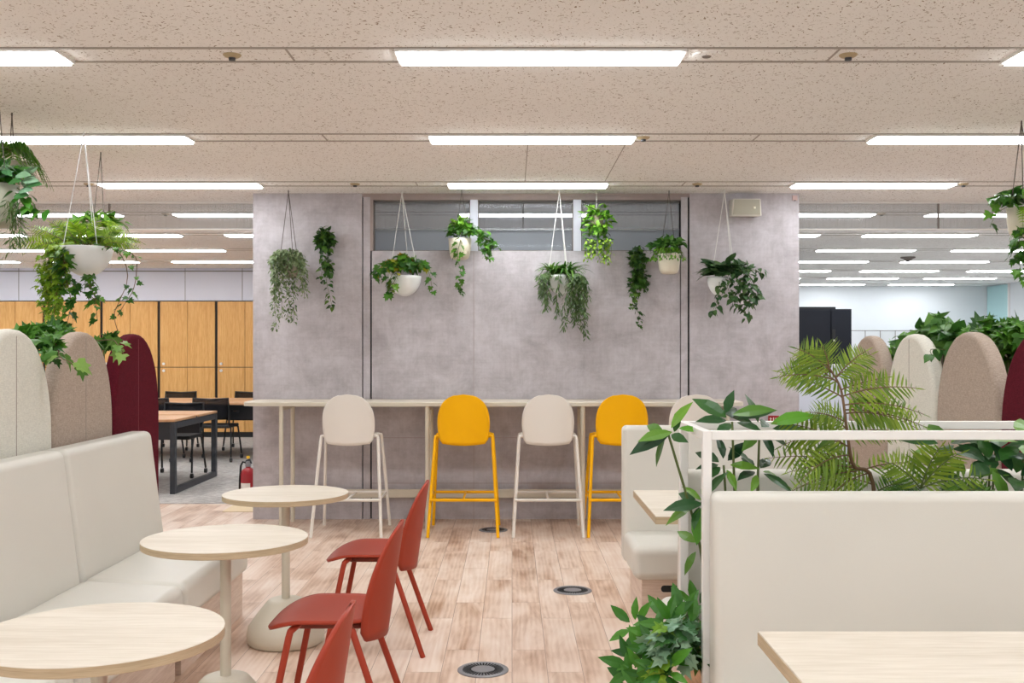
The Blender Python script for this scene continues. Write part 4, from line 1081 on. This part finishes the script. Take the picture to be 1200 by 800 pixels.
for (px, py, d, dr, L, g) in ((903, 497, 3.4, (.8, -.2, .32), .15, 'broad_lime'), (905, 502, 3.45, (1, 0, -.02), .15, 'broad'), (858, 486, 3.4, (.75, -.3, .25), .14, 'broad'), (850, 484, 3.42, (.2, -.3, .9), .08, 'broad'),
        (785, 508, 3.36, (-.9, -.2, -.28), .145, 'broad'), (788, 506, 3.36, (-.8, -.3, -.05), .12, 'broad'), (790, 506, 3.36, (.2, -.3, .9), .06, 'broad'), (795, 502, 3.4, (1, -.2, .06), .075, 'broad_lime'), (824, 590, 3.36, (-1, -.2, .02), .13, 'broad'), (822, 594, 3.36, (-.2, -.4, -1), .12, 'broad_lime'), (822, 586, 3.4, (-.5, -.2, .5), .08, 'broad')):
    leaf(P.lm(g), at(px, py, d), Vector(dr), Vector((0, -.6, .9)), L, 'lance', .22, .15, 1.7)
P.done()
P = Plant('tree_fern', 'tall yellow green feathery fern rising above the white planter frame', (1.13, 3.46, SO), group=FG)
st = sample([(1.2, 3.46, SO - .01), at(1024, 572, 3.44), at(1000, 545, 3.42), at(992, 500, 3.4), at(985, 455, 3.42), at(968, 425, 3.42)], 24)
P.S.tube(st, .008, 8, .003)
lm = P.lm('treefern')
for k in range(21):
    s_ = (.2 + .75 * k / 20); q = st[int(s_ * 24)]
    sg = rng.choice((-1, 1)); up = .15 + .75 * max(0, s_ - .35)
    d = (sg * rng.uniform(.5, 1), rng.uniform(-.75, .35), up + rng.uniform(-.3, .3))
    frond(lm, P.S, q, d, rng.uniform(.17, .27) * (1.1 - .55 * max(0, s_ - .45)), rng.uniform(.1, .5), rng.uniform(.06, .08), 15, 'leaflet', .0026, 1, .6, (rng.uniform(-.3, .3), rng.uniform(-1, -.45), rng.uniform(.2, .8)), .62)
for (px, py), d, L in (((975, 436), (-.75, -.1, .75), .17), ((978, 445), (-.95, -.1, .3), .2), ((972, 430), (-.3, -.2, 1), .1), ((985, 465), (.85, -.2, .35), .25), ((990, 480), (1, -.3, .05), .24), ((1004, 552), (-1, -.2, -.02), .24)):
    frond(lm, P.S, at(px, py, 3.42), d, L, .25, .075, 16, 'leaflet', .0028, 1, .6, (0, -1, .45), .62)
P.done('stem_brown')
P = Plant('low_fern', 'low spreading fern right of the tall feathery fern in the framed planter', (1.28, 3.42, SO), group=FG)
for k in range(26):
    a = rng.uniform(0, 2 * PI)
    frond(P.lm('treefern_dark'), P.S, (1.30 + rng.uniform(-.1, .13), 3.42 + rng.uniform(-.06, .06), .9 + rng.uniform(-.05, .05)), (math.cos(a), math.sin(a) * .8, rng.uniform(.3, .9)), rng.uniform(.14, .24), .5, .06, 15, 'leaflet', .0025, 1.3, face=(rng.uniform(-.4, .4), rng.uniform(-1, -.2), .8), fillf=.7)
for k in range(4):
    frond(P.lm('treefern'), P.S, (1.32, 3.38, .97), ((-.6, .9, .5, .2)[k], -.3, (.7, .5, .9, 1)[k]), .22, .3, .08, 12, 'leaflet', .003, 1.3, face=(0, -1, .4), fillf=.6)
P.S.tube([(1.28, 3.42, SO - .01), (1.29, 3.43, .7), (1.3, 3.42, .92)], .009, 7)
P.done()
P = Plant('broadleaf_plant', 'broad leaved plant at the right end of the framed planter, cut by the frame', (1.5, 3.45, SO), group=FG)
for (px, py, d, base, n, L, ax) in ((1108, 522, 3.5, (1.45, 3.5), 6, .12, (-.4, -.3, .8)), (1160, 545, 3.42, (1.55, 3.45), 7, .12, (.1, -.5, .8)), (1166, 530, 3.5, (1.58, 3.5), 6, .13, (-.1, -.4, .9)), (1200, 520, 3.45, (1.66, 3.45), 7, .13, (.1, -.4, .9)), (1190, 560, 3.4, (1.66, 3.4), 7, .11, (.1, -.5, .8)), (1135, 562, 3.4, (1.5, 3.4), 7, .09, (0, -.5, .8))):
    q = at(px, py, d)
    P.S.tube(sample([(base[0], base[1], SO - .01), ((base[0] + q.x) / 2, (base[1] + q.y) / 2, (SO + q.z) / 2), q], 8), .005, 7, .0035)
    whorl(P, 'broad', q, ax, n, L)
P.done()
P = Plant('laurel_plant', 'bushy bright leaved plant spilling from the left end of the framed planter', (.66, 3.38, SO), group=FG)
def spill(px, py, d, n, L, ax): whorl(P, 'laurel', at(px, py, d), ax, n, L, 'oval', 1.05, .35)
tips = [(745, 735, 3.4), (752, 768, 3.32), (744, 782, 3.3), (772, 745, 3.3), (790, 735, 3.3), (802, 722, 3.45), (762, 792, 3.25), (775, 765, 3.25), (742, 800, 3.28), (816, 715, 3.5), (752, 812, 3.25), (780, 785, 3.2), (810, 738, 3.35), (782, 730, 3.4)]
for px, py, d in tips:
    q = at(px, py, d); b = Vector((.64, 3.4 + rng.uniform(-.1, .12), SO))
    P.S.tube(sample([b, b + Vector((-.04, 0, .08)), q + Vector((.03, .02, .02)), q], 8), .004, 6, .0025)
    whorl(P, 'laurel', q, (q - b) * .6 + Vector((0, -.15, .12)), 7, .085, 'oval', .78, .4)
P.done()
P = Plant('ivy_plant', 'small variegated ivy among the bright leaves at the left end of the framed planter', (.64, 3.3, SO), group=FG)
bush(P.lm('silver'), at(790, 758, 3.22), (.11, .06, .09), 90, 'ivy', .05, -.9)
bush(P.lm('ivy_dark'), at(815, 765, 3.3), (.07, .08, .08), 50, 'ivy', .055, -.9)
bush(P.lm('ivy_lime'), at(776, 742, 3.2), (.04, .04, .04), 7, 'ivy', .05, -.9)
bush(P.lm('ivy_lime'), at(772, 785, 3.2), (.04, .04, .07), 18, 'ivy', .055, -.9)
P.S.tube([(.63, 3.36, SO), (.58, 3.32, SO + .02), at(795, 765, 3.22)], .003, 6)
P.done()

# ------------------------------------------------------------------ world, camera, view
w = bpy.data.worlds.new('World'); sc.world = w; w.use_nodes = True
w.node_tree.nodes['Background'].inputs[0].default_value = (.93, .97, 1, 1)
w.node_tree.nodes['Background'].inputs[1].default_value = .8
cd = bpy.data.cameras.new('camera'); cam = bpy.data.objects.new('camera', cd); col.objects.link(cam)
cam.location = (0, 0, EYE); cam.rotation_euler = (PI / 2, 0, 0)
cd.sensor_width = 36; cd.sensor_fit = 'HORIZONTAL'; cd.lens = F / 1200 * 36; cd.shift_y = (HOR - 400) / 1200
cd.clip_end = 100
sc.camera = cam
for o in bpy.data.objects:
    if '_base' in o: del o['_base']
sc.view_settings.view_transform = 'Standard'; sc.view_settings.look = 'None'; sc.view_settings.gamma = 1
sc.view_settings.use_curve_mapping = False; sc.view_settings.exposure = .6
sc.cycles.use_denoising = True
sc.cycles.max_bounces = 8; sc.cycles.diffuse_bounces = 5; sc.cycles.transparent_max_bounces = 12
sc.cycles.caustics_reflective = False; sc.cycles.caustics_refractive = False
